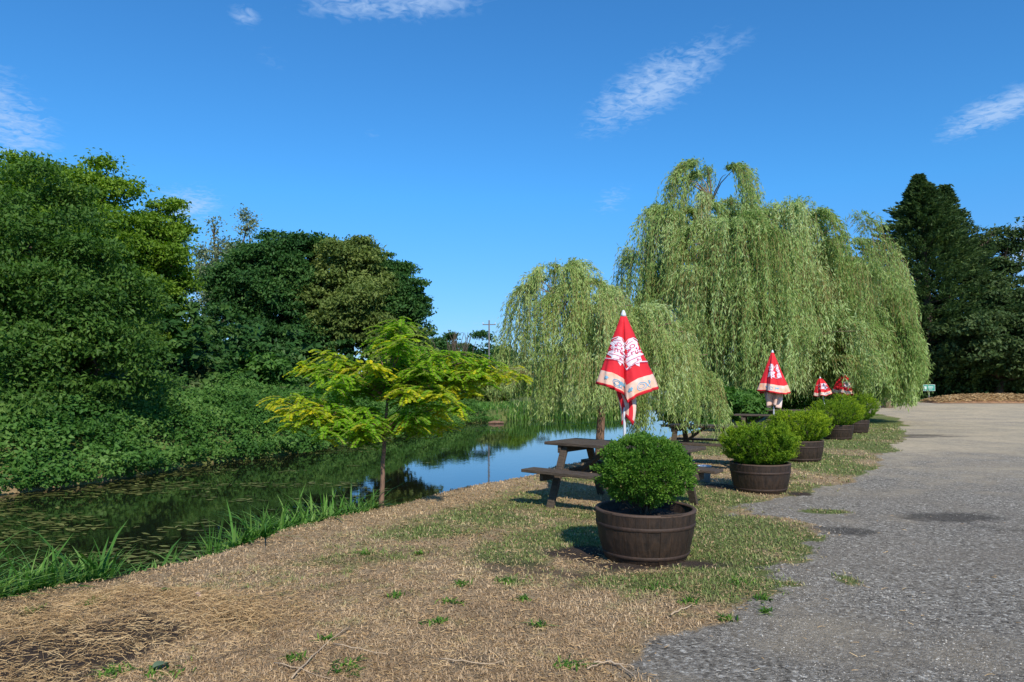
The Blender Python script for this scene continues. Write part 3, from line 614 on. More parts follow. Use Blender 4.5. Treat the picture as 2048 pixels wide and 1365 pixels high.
# log at the far water's edge
c = onz(992, 848, WZ); mb = MB(); mb.tube([(-.42, 0, .04), (-.1, .04, .08), (.42, .1, .06)], [.07, .10, .06], 9); root = empty('driftwood_log', (c[0], c[1], WZ)); tag(root, 'reddish log lying at the far water edge by the reeds', 'log'); mb.build('log_body', M['bark_red'], root)
mb = MB(); mb.tube([(.1, .05, .10), (.2, .1, .24), (.3, .1, .3)], [.03, .02, .01], 6); mb.build('branch_stub', M['bark_red'], root)

# floating weed: flat scraps in drifts
n = 16000; y = 5.5 + 41 * r.random(n) ** 1.5; u = r.random(n); x = xf(y) + (xn(y) - xf(y)) * u
dr = fbm(x * .55 + y * .1, y * .9, 51); edge = np.exp(-((x - xf(y)) / 1.6) ** 2) + .8 * np.exp(-((y - 42) / 3.5) ** 2)
keep = (dr + .28 * edge + .10 * (u < .75) * (y < 16) > .635) & ~((x > -2.5 + (y - 14) * .05) & (y > 13) & (y < 34))
x, y = x[keep], y[keep]; n = len(x); c = np.stack([x, y, np.full(n, WZ + .006) + r.random(n) * .004], 1)
d = np.stack([r.normal(size=n) + 1.2, r.normal(size=n) * .6, 0 * x], 1)
v, f = leaf_mesh(c, d, .06 + .20 * r.random(n), .03 + .05 * r.random(n), np.tile([0, 0, 1.0], (n, 1)), r, 0)
tag(np_mesh('floating_weed', v, f, M['pad'], attrs={'rnd': np.repeat(r.random(n), 4)}), 'drifts of pale green weed floating on the dark river', 'water weed', kind='stuff')

# ------------------------------------------------------------------ yellow-leaved sapling
def locust():
    r = np.random.default_rng(400); b = onz(762, 1012); base = np.array([b[0], b[1], 0.0]); Y0 = b[1]
    root = empty('honey_locust_sapling', base); tag(root, 'young tree with feathery lime and golden leaves on a thin bare trunk', 'tree')
    fork = at(768, 872, Y0); fork2 = at(775, 800, Y0)
    mb = MB(); mb.tube([p - base for p in limb_pts(base - np.array([0, 0, .15]), fork, 6, 0, .035, r)], [.046, .036, .031, .029, .027, .025, .024], 10); mb.build('trunk', M['bark_red'], root)
    tufts = [(600, 750, 1), (578, 822, 1), (628, 832, .8), (640, 722, .7), (700, 728, 1), (742, 722, .8), (815, 775, 1), (888, 788, 1), (907, 818, 1), (899, 846, .9), (938, 792, 1), (768, 862, 1), (715, 848, .6),
             (992, 735, .8), (965, 728, .8), (1022, 752, 1), (906, 722, .5), (680, 760, .1), (735, 745, .25), (660, 845, .1), (715, 818, 0), (690, 850, .2), (780, 800, 0), (830, 840, 0), (862, 742, .1), (800, 680, 0), (785, 715, 0), (930, 722, .2),
             (900, 750, .1), (955, 758, .1), (690, 795, .05), (640, 800, .1), (850, 712, 0), (800, 655, .1), (815, 668, .35), (770, 650, .2), (750, 690, 0), (870, 800, .05), (740, 790, 0), (830, 795, .1), (975, 760, .3), (880, 765, 0), (655, 740, .3), (610, 800, .1), (760, 760, 0), (720, 770, .1), (850, 860, 0), (800, 845, .05), (1000, 762, .4), (905, 700, .1), (600, 842, .3), (650, 868, .1), (585, 848, .6), (690, 872, .1), (725, 880, 0), (830, 862, .1), (870, 852, .1), (640, 822, .2), (560, 815, .9), (665, 815, 0), (940, 770, .4), (1035, 765, .9), (700, 835, 0), (830, 730, .05)]
    for _ in range(20):
        cx, cy, ax, ay = [(650, 842, 90, 32), (680, 762, 95, 30), (800, 745, 60, 40), (900, 752, 110, 34), (860, 822, 75, 36), (720, 850, 80, 26)][r.integers(6)]
        a_ = r.uniform(0, 6.28); q_ = r.random() ** .5; tufts.append((cx + ax * q_ * math.cos(a_), cy + ay * q_ * math.sin(a_), .12 * r.random()))
    C_, D_, T_, Wn = [], [], [], []; mb = MB(); mr = MB()
    for (px, py, yl) in tufts:
        py += r.uniform(-14, 16); dY = r.uniform(-.85, .95) + (.6 if px > 930 else 0); tip = at(px, py, Y0 + dY)
        st = fork if py > 800 else fork2
        hub = st + (tip - st) * .55 + np.array([0, 0, .12]); path = limb_pts(st, hub, 4, .03, .1, r) + limb_pts(hub, tip, 4, .04, .1, r)[1:]
        mb.tube([p - base for p in path], list(np.linspace(.011, .003, len(path))), 5, False)
        for k in range(r.integers(16, 40)):
            s0 = path[-1 - r.integers(0, 4)] + r.normal(size=3) * .03; a = r.uniform(0, 6.28); L = r.uniform(.16, .30); dd = np.array([math.cos(a), math.sin(a) * .8, r.uniform(-.05, .45)]); dd /= np.linalg.norm(dd)
            t = np.linspace(.12, 1, 13)[:, None]; P = s0 + dd * L * t + np.array([0, 0, -.45 * L]) * t ** 2
            sd_ = np.cross(dd, [0, 0, 1.0]); sd_ /= np.linalg.norm(sd_)
            for sg in (-1, 1):
                C_.append(P + sd_ * sg * .019 + np.array([0, 0, -.004])); D_.append(np.tile(sd_ * sg + dd * .5 + np.array([0, 0, -.25]), (13, 1)) + r.normal(size=(13, 3)) * .12)
                tv = np.clip(.85 * yl * (.35 + .65 * r.random()) * (.3 + .7 * t[:, 0]) + (r.random() < .05) * .5, 0, 1); T_.append(tv); Wn.append(np.full(13, r.random()))
            P2 = np.vstack([s0[None], P[::4]]); mr.tube([p - base for p in P2], .0022, 3, False)
    fk = [p - base for p in limb_pts(fork - np.array([0, 0, .03]), fork2, 4, 0, .03, r)]; mb.tube(fk, [.024, .022, .02, .018, .016], 8)
    mb.build('branches', M['bark_red'], root); mr.build('leaf_stalks', M['twig'], root)
    c = np.vstack(C_); d = np.vstack(D_); n = len(c)
    v, f = leaf_mesh(c, d, .050, .024, np.tile([0, -.5, .8], (n, 1)) + r.normal(size=(n, 3)) * .7, r)
    np_mesh('crown', v - base, f, M['locust'], root, {'rnd': np.repeat(np.clip(np.concatenate(Wn) * .6 + r.random(n) * .4, 0, 1), 4), 'tint': np.repeat(np.concatenate(T_), 4)})
locust()

# ------------------------------------------------------------------ trees beyond the car park
def conifer(name, label, base, top, halfw, n_t, seed, mat, per=26, leaf=.34, low=.03, lean=0):
    r = np.random.default_rng(seed); base = np.array(base, float); H = top - base[2]; root = empty(name, base); tag(root, label, 'tree')
    t = r.random(n_t) ** .85 * (1 - low) + low; a = r.uniform(0, 6.28, n_t)
    prof = np.interp(t, [0, .15, .35, .6, .75, .88, 1], [.85, 1, 1, .80, .50, .23, .0]); prof = prof * (.72 + .5 * vnoise(a * 1.9 + 9, t * 14, seed)) * (1 + .16 * np.sin(t * 75 + 3 * vnoise(a * 2, t * 3, 2)))
    rr = halfw * prof * np.where(r.random(n_t) < .75, r.uniform(.75, 1.08, n_t), r.uniform(.2, .8, n_t))
    tcn = np.stack([rr * np.cos(a) + lean * t * H, rr * np.sin(a), t * H + rr * .10], 1)
    out = np.stack([np.cos(a), np.sin(a), .25 + 0 * a], 1); rep = np.repeat(np.arange(n_t), per); n = len(rep)
    s = r.random(n); ex = (.30 + .70 * np.minimum(1, (1 - t) * 2.2))[rep]; c = tcn[rep] + out[rep] * ((s - .4) * 1.7 * ex)[:, None] + r.normal(size=(n, 3)) * np.array([.20, .20, .10]) * ((1.25 - s) * (.5 + .5 * ex))[:, None]
    d = unit(out[rep] + r.normal(size=(n, 3)) * .45 + np.array([0, 0, .15])); v, f = leaf_mesh(c, d, leaf * r.uniform(.6, 1.4, n), leaf * .34, None, r)
    np_mesh('crown', v, f, mat, root, {'rnd': np.repeat(np.clip(r.random(n) * .55 + r.random(n_t)[rep] * .45, 0, 1), 4)})
    mb = MB(); mb.tube([(0, 0, -.3), (0, 0, H * .5), (lean * H * .95, 0, H * .95)], [.42, .26, .04], 9); mb.build('trunk', M['bark'], root)
    mb = MB()
    for q in r.choice(n_t, 70, replace=False):
        mb.tube([(lean * tcn[q][2], 0, tcn[q][2] * .9), tcn[q]], [.06, .015], 5, False)
    mb.build('branches', M['bark'], root)
    return root
c = at(1862, 800, 60); conifer('cypress_tree', 'tall black-green conifer with a pointed top behind the green sign', (c[0], 60, G(c[0], 60)), at(1838, 352, 60)[2], 5.0, 2600, 501, M['conifer'], lean=-.02)
c = at(1905, 800, 62); conifer('cypress_tree', 'second conifer top leaning right against the tallest one', (c[0], 62, G(c[0], 62)), at(1890, 372, 62)[2], 3.6, 1300, 502, M['conifer'])
c = at(1985, 800, 60)
broad_tree('sparse_tree', 'open-crowned tree right of the conifers with sky showing between its leaves', 'tree', (c[0], 60, G(c[0], 60)),
           [lobe(1965, 480, 60, 42, 50), lobe(2010, 500, 60, 46, 60), lobe(2050, 480, 60, 40, 44), lobe(1975, 570, 60, 50, 60), lobe(2040, 590, 60, 60, 60)], M['far_leaf'], 430, 24, .34, 503, .3, .75, limbs=30)
c = at(2000, 800, 56)
broad_tree('spreading_tree', 'low spreading dark tree over the straw heap at the right edge', 'tree', (c[0], 56.5, G(c[0], 56.5)),
           [lobe(1960, 690, 55, 75, 60), lobe(2040, 680, 55, 80, 75), lobe(2110, 660, 56, 80, 90), lobe(1985, 640, 56, 60, 40), lobe(1920, 700, 57, 50, 60), lobe(2040, 745, 56, 90, 40)], M['far_leaf'], 1500, 26, .32, 504, .3, .7)
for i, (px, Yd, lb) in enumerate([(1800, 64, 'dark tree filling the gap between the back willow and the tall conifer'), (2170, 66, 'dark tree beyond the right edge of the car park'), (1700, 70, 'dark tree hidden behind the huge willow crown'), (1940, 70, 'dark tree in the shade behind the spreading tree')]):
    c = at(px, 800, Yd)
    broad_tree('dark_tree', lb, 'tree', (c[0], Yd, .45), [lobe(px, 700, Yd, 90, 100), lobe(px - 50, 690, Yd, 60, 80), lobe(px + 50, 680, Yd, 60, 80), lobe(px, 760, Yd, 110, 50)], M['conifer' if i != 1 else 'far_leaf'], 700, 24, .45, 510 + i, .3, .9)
r = np.random.default_rng(520)
# shady hedge bottom behind the car park
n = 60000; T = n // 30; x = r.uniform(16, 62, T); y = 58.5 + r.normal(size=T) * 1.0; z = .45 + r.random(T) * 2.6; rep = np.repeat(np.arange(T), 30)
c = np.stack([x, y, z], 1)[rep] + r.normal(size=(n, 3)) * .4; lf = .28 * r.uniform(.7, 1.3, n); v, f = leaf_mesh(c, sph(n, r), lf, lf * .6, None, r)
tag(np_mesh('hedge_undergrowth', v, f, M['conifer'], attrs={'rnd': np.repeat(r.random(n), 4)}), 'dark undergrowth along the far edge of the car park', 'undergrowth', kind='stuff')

# small green shrubs at the foot of the huge willow
for i, (px, py, Yd, rx, rz, lb) in enumerate([(1385, 812, 19, 62, 36, 'low leafy green shrub under the small willow, left of the second table'), (1465, 812, 25, 50, 24, 'bright green low shrub left of the middle parasol'),
                                              (1500, 808, 27, 40, 18, 'dim low shrub behind the middle parasol'), (1600, 790, 33, 90, 22, 'dark shrub in the shade of the huge willow behind the tables')]):
    c = at(px, 840, Yd)
    broad_tree('bush', lb, 'bush', (c[0], Yd, G(c[0], Yd)), [lobe(px, py, Yd, rx, rz), lobe(px - rx * .5, py + rz * .5, Yd, rx * .6, rz * .7), lobe(px + rx * .5, py + rz * .4, Yd, rx * .6, rz * .7)], M['bramble'], 200, 26, .07 + Yd * .003, 530 + i, .03, .16 + Yd * .004, limbs=6)

# ------------------------------------------------------------------ picnic tables
def make_table():
    root = empty('picnic_table'); L = 1.84
    mb = MB()
    for k in range(5): mb.box((0, (k - 2) * .146, .735), (L, .138, .038), None, .005)
    mb.build('tabletop', M['wood'], root)
    for s in (-1, 1):
        mb = MB()
        for k in (0, 1): mb.box((0, s * (.60 + k * .135), .432), (L + .06, .128, .038), None, .005)
        mb.build('bench_seat', M['wood'], root)
    for e in (-1, 1):
        x = e * .66
        for s in (-1, 1):
            mb = MB(); mb.beam((x, s * .27, .716), (x, s * .60, -.02), .045, .095, (1, 0, 0)); mb.build('leg', M['wood'], root)
        mb = MB(); mb.beam((x + e * .047, -.72, .365), (x + e * .047, .72, .365), .045, .095); mb.build('seat_support', M['wood'], root)
        mb = MB(); mb.beam((x + e * .047, -.34, .668), (x + e * .047, .34, .668), .045, .09); mb.build('top_batten', M['wood'], root)
        mb = MB(); mb.beam((x - e * .02, 0, .36), (e * .16, 0, .71), .045, .09, (0, 1, 0)); mb.build('brace', M['wood'], root)
    return root
T0 = make_table()
tabs = [((1.40, 9.45), -38, 1.04, 'nearest weathered wooden picnic table, partly hidden by the round clipped bush'),
        ((3.85, 14.2), -30, 1.0, 'second picnic table from the front, without a parasol, under the small willow'),
        ((6.95, 20.0), -22, 1.0, 'third dark picnic table, the one holding the upright middle parasol'),
        ((9.4, 24.6), -18, 1.0, 'picnic table just behind the middle parasol, mostly hidden by bushes'),
        ((12.2, 28.0), -15, 1.0, 'farthest picnic table, in the shade of the huge willow')]
for i, ((x, y), a, s, lb) in enumerate(tabs):
    o = T0 if i == 0 else copy_tree(T0)
    o.location = (x, y, G(x, y) ); o.rotation_euler = (0, 0, R(a)); o.scale = (s,) * 3
    tag(o, lb, 'picnic table', 'picnic tables in a row along the bank')
T0.rotation_euler = (R(.6), R(.8), R(-38))

# ------------------------------------------------------------------ parasols
def text_poly(body, size):
    cu = bpy.data.curves.new('lettering', 'FONT'); cu.body = body; cu.size = size; cu.align_x = 'CENTER'; cu.resolution_u = 2
    ob = bpy.data.objects.new('lettering', cu); me = ob.to_mesh(); v = [tuple(q.co[:2]) for q in me.vertices]; f = [tuple(p.vertices) for p in me.polygons]
    ob.to_mesh_clear(); bpy.data.objects.remove(ob); bpy.data.curves.remove(cu); return v, f
def parasol(loc, label, ctrl, apex, pole_top, power=1.0, tail=None, tilt=(0, 0), emblem=True, rz=0):
    """ctrl: (degrees, radius, drop) of the hem; the cloth runs straight from apex to hem"""
    root = empty('parasol', loc, rz); tag(root, label, 'parasol', 'closed red parasols on the picnic tables')
    root.rotation_euler = (tilt[0], tilt[1], rz)
    ct = sorted([(c[0] % 360, c[1], c[2]) for c in ctrl]); dg = [c[0] for c in ct]; dg = [dg[-1] - 360] + dg + [dg[0] + 360]
    rr = [ct[-1][1]] + [c[1] for c in ct] + [ct[0][1]]; dd = [ct[-1][2]] + [c[2] for c in ct] + [ct[0][2]]
    def S(th, v, off=0.0):
        th = th % 360; Rr = np.interp(th, dg, rr); D = np.interp(th, dg, dd); a = R(th)
        w = v ** power; q = .03 + (Rr - .03) * w + off + .008 * math.sin(th * .13 + v * 9) * v + .007 * math.sin(th * .31 - v * 14) * v * v + .010 * math.sin(th * .21 + 2) * v ** 3; return (q * math.cos(a), q * math.sin(a), apex - D * v)
    seg = 120; vs = [0, .1, .2, .3, .38, .46, .54, .62, .70, .78, .80, .86, .92, .965, 1.0]
    V = []; Fc = []; mi = []
    for v in vs: V += [S(k * 360 / seg, v) for k in range(seg)]
    for i in range(len(vs) - 1):
        for k in range(seg):
            Fc.append((i * seg + k, (i + 1) * seg + k, (i + 1) * seg + (k + 1) % seg, i * seg + (k + 1) % seg)); mi.append(0 if vs[i] < .795 or vs[i] > .96 else 1)
    o = np_mesh('canopy', V, Fc, [M['red'], M['cream']], root, smooth=True, midx=mi)
    sm = o.modifiers.new('cloth', 'SOLIDIFY'); sm.thickness = .006; sm.offset = -1
    # printed marks, laid on the cloth
    def mark(name, polys, mat, par=o, off=.006):
        VV = []; FF = []
        for (vv, ff, th0, v0, sx, sy, an) in polys:
            b0 = len(VV); ca, sa = math.cos(an), math.sin(an)
            for (x, y) in vv:
                X_, Y_ = (x * ca - y * sa) * sx, (x * sa + y * ca) * sy; v = v0 - Y_; rloc = max(.08, np.interp((th0) % 360, dg, rr) * v)
                VV.append(S(th0 + math.degrees(X_ / rloc), v, off))
            FF += [tuple(b0 + i for i in q) for q in ff]
        me = bpy.data.meshes.new(name); me.from_pydata(VV, [], FF); me.materials.append(mat); q = bpy.data.objects.new(name, me); col.objects.link(q); q.parent = par; return q
    def disc(n, fn):
        v = [(0, 0)] + [(fn(2 * math.pi * k / n) * math.cos(2 * math.pi * k / n), fn(2 * math.pi * k / n) * math.sin(2 * math.pi * k / n)) for k in range(n)]
        m = [(v[k][0] * .5, v[k][1] * .5) for k in range(1, n + 1)]; V2 = [v[0]] + m + v[1:]
        f = [(0, k + 1, (k + 1) % n + 1) for k in range(n)] + [(k + 1, n + k + 1, n + (k + 1) % n + 1, (k + 1) % n + 1) for k in range(n)]; return V2, f
    def ring(n, r1, r2): 
        v = [(r1 * math.cos(2 * math.pi * k / n), r1 * math.sin(2 * math.pi * k / n)) for k in range(n)] + [(r2 * math.cos(2 * math.pi * k / n), r2 * math.sin(2 * math.pi * k / n)) for k in range(n)]
        return v, [(k, (k + 1) % n, n + (k + 1) % n, n + k) for k in range(n)]
    def strip(x0, y0, x1, y1, w, n=14):
        v = []; f = []; L = math.hypot(x1 - x0, y1 - y0); nx_, ny_ = -(y1 - y0) / L * w / 2, (x1 - x0) / L * w / 2
        for k in range(n + 1):
            t = k / n; v += [(x0 + (x1 - x0) * t + nx_, y0 + (y1 - y0) * t + ny_), (x0 + (x1 - x0) * t - nx_, y0 + (y1 - y0) * t - ny_)]
            if k: f.append((2 * k - 2, 2 * k - 1, 2 * k + 1, 2 * k))
        return v, f
    panels = emblem if isinstance(emblem, list) else []
    W_, P_, T_, B_ = [], [], [], []
    for (th, wscale, word) in panels:
        star = disc(28, lambda a: .095 * (1 + .30 * math.cos(5 * a + .4) + .14 * math.cos(9 * a)))
        W_ += [(*star, th, .50, wscale, 1.25, 0), (*disc(18, lambda a: .055 * (1 + .2 * math.cos(4 * a))), th, .375, wscale, 1.2, 0), (*disc(14, lambda a: .035), th - 14, .585, wscale, 1, 0), (*disc(14, lambda a: .035), th + 14, .585, wscale, 1, 0)]
        W_ += [(*strip(-.17, -.105, 0, -.075, .010), th, .53, wscale, 1, 0), (*strip(0, -.075, .17, -.105, .010), th, .53, wscale, 1, 0), (*strip(-.13, .08, -.015, .17, .008), th, .47, wscale, 1, 0), (*strip(.015, .17, .13, .08, .008), th, .47, wscale, 1, 0)]
        tv, tf = text_poly(word, .085); T_.append((tv, tf, th, .50, wscale, 1.0, .05))
        P_ += [(*strip(-.09, 0, .09, .012, .007), th, .555, wscale, 1, 0), (*ring(12, .016, .024), th, .40, wscale, 1, 0),
               (*strip(-.16, -.118, 0, -.088, .006), th, .53, wscale, 1, 0), (*strip(0, -.088, .16, -.118, .006), th, .53, wscale, 1, 0), (*disc(10, lambda a: .014), th - 16, .43, wscale, 1, 0), (*disc(10, lambda a: .012), th + 15, .44, wscale, 1, 0),
               (*strip(-.05, -.01, .06, .02, .006), th + 4, .60, wscale, 1, 0), (*strip(-.06, .0, .02, .03, .006), th - 6, .37, wscale, 1, 0), (*disc(9, lambda a: .012 * (1 + .5 * math.cos(3 * a))), th + 9, .575, wscale, 1, 0)]
        for q in (-26, 24): B_ += [(*disc(16, lambda a: .022 * (1 + .3 * math.cos(6 * a))), th + q, .875, 1, 1, 0)]
        B_ += [(*ring(20, .040, .048), th + 4, .90, 1, 1, 0), (*ring(16, .022, .029), th + 4, .90, 1, 1, 0), (*ring(14, .020, .026), th + 19, .915, 1, 1, 0)]
    if panels:
        for nm_, ls_, mt_, of_ in (('white_emblem', W_, 'white', .008), ('emblem_line', P_, 'pink', .0105), ('lettering', T_, 'pink', .0105), ('blue_motif', B_, 'blue', .008)):
            for q_ in ls_: mark(nm_, [q_], M[mt_], o, of_)
    mb = MB(); mb.tube([(0, 0, -.1), (0, 0, pole_top)], .019, 12); mb.build('pole', M['pole'], root)
    mb = MB(); mb.lathe([(.0, .055), (.012, .052), (.02, .035), (.034, .0), (.036, -.03), (0, -.03)], 16, (0, 0, apex + .005)); mb.build('finial', M['pole'], root)
    if tail:
        # inner cloth bunched round the pole and hanging below the hem
        (rad, z0, z1, kk, ox) = tail; V = []; Fc = []; mi = []; seg = 72; rows = 10
        for i in range(rows + 1):
            t = i / rows
            for k in range(seg):
                a = 2 * math.pi * k / seg; q = rad * (1 - .25 * t) * (.62 + .38 * math.cos(kk * a + 2.2 * t)) + .024; V.append((q * math.cos(a) + ox * math.sin(t * 2.4), q * .8 * math.sin(a), z0 + (z1 - z0) * t * (1 + .12 * math.cos(2 * a + 1))))
        for i in range(rows):
            for k in range(seg): Fc.append((i * seg + k, (i + 1) * seg + k, (i + 1) * seg + (k + 1) % seg, i * seg + (k + 1) % seg)); mi.append(0 if ((k // 6) % 3 == 0 or i == rows - 1) and kk < 4 else 1)
        q = np_mesh('hanging_fold', V, Fc, [M['red'], M['cream']], root, smooth=True, midx=mi); sm = q.modifiers.new('cloth', 'SOLIDIFY'); sm.thickness = .005
    return root
x, y = 1.40 + .03, 9.45
parasol((x, y, 0), 'largest parasol, closed and twisted to one side, on the nearest table',
        [(0, .44, .95), (-32, .33, .99), (-60, .22, 1.06), (-84, .16, 1.13), (-97, .055, 1.04), (-115, .16, 1.0), (-145, .26, .93), (180, .36, .885), (150, .16, .9), (120, .3, .95), (90, .14, 1.0), (60, .3, .95), (30, .2, .95)],
        2.43, 2.4, tail=(.10, 1.52, 1.07, 2, .05), emblem=[(-47, 1.0, 'Cruz'), (-128, .85, 'campo')])
x, y = 6.95 + .1, 20.0
parasol((x, y, 0), 'neatly hanging closed parasol in the middle distance on the third table',
        [(a, (.47 if (a // 30) % 2 == 0 else .33) * (1 + .08 * math.sin(a * 2.3)), 1.10 + .05 * math.sin(a * 1.7)) for a in range(0, 360, 30)], 2.45, 2.42, tail=(.24, 1.36, .98, 5, .0), emblem=[(-60, .8, 'Cruz'), (-120, .8, 'campo')])
c = at(1655, 800, 28)
parasol((c[0], 28, 0), 'half-open parasol glimpsed at the left of the two under the huge willow', [(a, .36 if (a // 30) % 2 == 0 else .27, .62 + .06 * ((a // 30) % 2)) for a in range(0, 360, 30)], 1.86, 1.84, power=.62, tilt=(0, R(-8)), emblem=[(-90, 1.2, 'Cruz')])
c = at(1678, 800, 29.5)
parasol((c[0], 29.5, 0), 'half-open parasol at the back right, behind the other one under the huge willow', [(a, .46 if (a // 30) % 2 == 0 else .38, .74 + .06 * ((a // 30) % 2)) for a in range(0, 360, 30)], 2.0, 1.98, power=.55, tilt=(0, R(7)), emblem=[(-80, 1.2, 'Cruz')])

# ------------------------------------------------------------------ barrel planters
def make_tub(loc, scale, label, kind, bw, bh, seed, rz=0.0):
    r = np.random.default_rng(seed); root = empty('barrel_planter', loc, rz); root.rotation_euler = (R(r.normal() * 1.0), R(r.normal() * 1.0), rz); root.scale = (scale,) * 3; tag(root, label, 'planter', 'half-barrel planters along the car park')
    ro, rb, h = .445, .355, .44; mb = MB(); ns = 26; prof = []
    def rad(t): return rb + (ro - rb) * (t ** .8) + .012 * math.sin(math.pi * t)
    # staves, each slightly proud or shy of its neighbour
    for k in range(ns):
        a0, a1 = 2 * math.pi * (k + .012) / ns, 2 * math.pi * (k + .988) / ns; dj = r.normal() * .0012; zt = h + r.normal() * .003; V = []
        for i in range(7):
            t = i / 6; q = rad(t) + dj; z = t * zt
            for a in (a0, (a0 + a1) / 2, a1): V.append((q * math.cos(a), q * math.sin(a), z))
        for a in (a0, (a0 + a1) / 2, a1): V.append(((rad(1) - .028) * math.cos(a), (rad(1) - .028) * math.sin(a), zt))
        for a in (a0, (a0 + a1) / 2, a1): V.append(((rad(.5) - .028) * math.cos(a), (rad(.5) - .028) * math.sin(a), h * .5))
        Fc = [(i * 3 + j, i * 3 + j + 1, i * 3 + 3 + j + 1, i * 3 + 3 + j) for i in range(8) for j in range(2)]
        Fc += [tuple(i * 3 for i in range(9)), tuple(i * 3 + 2 for i in range(9))[::-1]]
        mb.add(V, Fc, False)
    mb.lathe([(rb - .01, .004), (rb - .004, h * .5), (ro - .03, h - .03)], 48); mb.lathe([(0, .01), (rb - .01, .01)], 32)
    mb.build('barrel', M['barrel'], root)
    for z in (.05, .30):
        t0, t1 = z / h, (z + .035) / h; mb = MB(); mb.lathe([(rad(t0) + .001, z), (rad(t0) + .006, z + .003), (rad(t1) + .006, z + .032), (rad(t1) + .001, z + .035)], 64); mb.build('hoop', M['hoop'], root)
    mb = MB(); mb.lathe([(ro - .034, h - .006), (ro - .03, h + .006), (ro - .004, h + .006), (ro + .004, h - .004), (ro + .002, h - .014)], 64, wob=lambda w: .004 * math.sin(5 * w + seed)); mb.build('rim', M['rim'], root)
    n = 22; V = [(0, 0, h - .05)]; rows = [(.12, .02), (.22, .0), (.32, -.01), (.405, -.02)]
    for (q, dz) in rows:
        for k in range(n): V.append((q * math.cos(2 * math.pi * k / n), q * math.sin(2 * math.pi * k / n), h - .06 + dz + r.normal() * .008))
    Fc = [(0, 1 + k, 1 + (k + 1) % n) for k in range(n)] + [(1 + i * n + k, 1 + (i + 1) * n + k, 1 + (i + 1) * n + (k + 1) % n, 1 + i * n + (k + 1) % n) for i in range(3) for k in range(n)]
    mb = MB(); mb.add(V, Fc, True); mb.build('soil', M['soil'], root)
    sh = empty('shrub', (0, 0, h - .06)); sh.parent = root
    if kind == 'box':
        tf, per, lf, asp = 900, 34, .024, .62; u = sph(tf, r); rad_ = np.where(r.random(tf) < .8, r.uniform(.82, 1.05, tf), r.uniform(.3, .8, tf))
        rad_ *= (.88 + .2 * vnoise(np.arctan2(u[:, 1], u[:, 0]) * 2.2 + 5, u[:, 2] * 3, 4)); c = u * rad_[:, None] * np.array([bw / 2, bw / 2, bh / 2]) + np.array([0, 0, bh / 2 + .10]); trr = .042; dirs = unit(u + np.array([0, 0, .4]))
    else:
        tf, per, lf, asp = 950, 42, .042, .22; a = r.uniform(0, 6.28, tf); rr_ = np.sqrt(r.random(tf)); zz = r.random(tf)
        wid = np.interp(zz, [0, .25, .7, 1], [.42, .84, 1.0, .62]); rr_ = np.where(r.random(tf) < .6, r.uniform(.8, 1.1, tf), rr_); c = np.stack([rr_ * wid * bw / 2 * np.cos(a), rr_ * wid * bw / 2 * np.sin(a), .03 + zz * bh * (.86 + .2 * r.random(tf))], 1)
        dirs = unit(np.stack([np.cos(a) * rr_, np.sin(a) * rr_, .75 + .3 * zz], 1)); trr = .10
    rep = np.repeat(np.arange(len(c)), per); n = len(rep)
    if kind == 'box':
        off = sph(n, r) * (r.random(n) ** .5)[:, None] * trr; cc = c[rep] + off; d = unit(off / trr + dirs[rep] * .8 + r.normal(size=(n, 3)) * .3)
    else:
        s = r.random(n); cc = c[rep] + (dirs[rep] + r.normal(size=(len(c), 3))[rep] * .25) * ((s - .4) * .13)[:, None]; d = unit(dirs[rep] * .7 + sph(n, r) * .95)
        cc = cc + d * lf * .4
    keep = cc[:, 2] > .0; cc, d, rp = cc[keep], d[keep], rep[keep]; n = len(cc); sp_ = (r.random(n) if kind == 'box' else s[keep])
    v, f = leaf_mesh(cc, d, lf * r.uniform(.7, 1.25, n), lf * asp, None, r)
    lit_top = np.clip(cc[:, 2] / bh, 0, 1) if kind != 'box' else .5 * np.ones(n)  # sunlight put into the leaf colour: yews get lighter towards the top
    np_mesh('foliage', v, f, M['box_leaf'] if kind == 'box' else M['yew_leaf'], sh, {'rnd': np.repeat(np.clip(.30 * r.random(n) + .25 * r.random(len(c))[rp] + .25 * lit_top + .30 * sp_, 0, 1), 4)})
    mb = MB()
    for q in r.choice(len(c), 46, replace=False): mb.tube(limb_pts((r.normal() * .03, r.normal() * .03, -.03), c[q] * np.array([.85, .85, .9]), 4, .02, .1, r), [.011, .009, .007, .005, .003], 5, False)
    mb.build('stems', M['bark'], sh)
    return root
g = onz(1291, 1112); make_tub((g[0], g[1], G(g[0], g[1]) - .01), 1.0, 'nearest dark half-barrel planter holding a round clipped box bush', 'box', .84, .60, 601)
for i, (px, Yd, s, bw, bh, lb) in enumerate([(1519, 10.75, .955, 1.12, .58, 'second half-barrel planter from the front, its yellow-green yew widest at the top'),
                                             (1603, 15.1, .97, 1.28, .62, 'third half-barrel planter, half hidden behind the second yew'),
                                             (1676, 21.3, .98, 1.50, .72, 'fourth half-barrel planter, with a broad yew just in front of the last one'),
                                             (1712, 24.4, .98, 1.55, .88, 'last half-barrel planter in the row, tallest yew at the corner of the car park')]):
    c = at(px, 900, Yd); make_tub((c[0], Yd, G(c[0], Yd) - .01), s, lb, 'yew', bw * .95, bh * .97, 602 + i, i * 1.3)

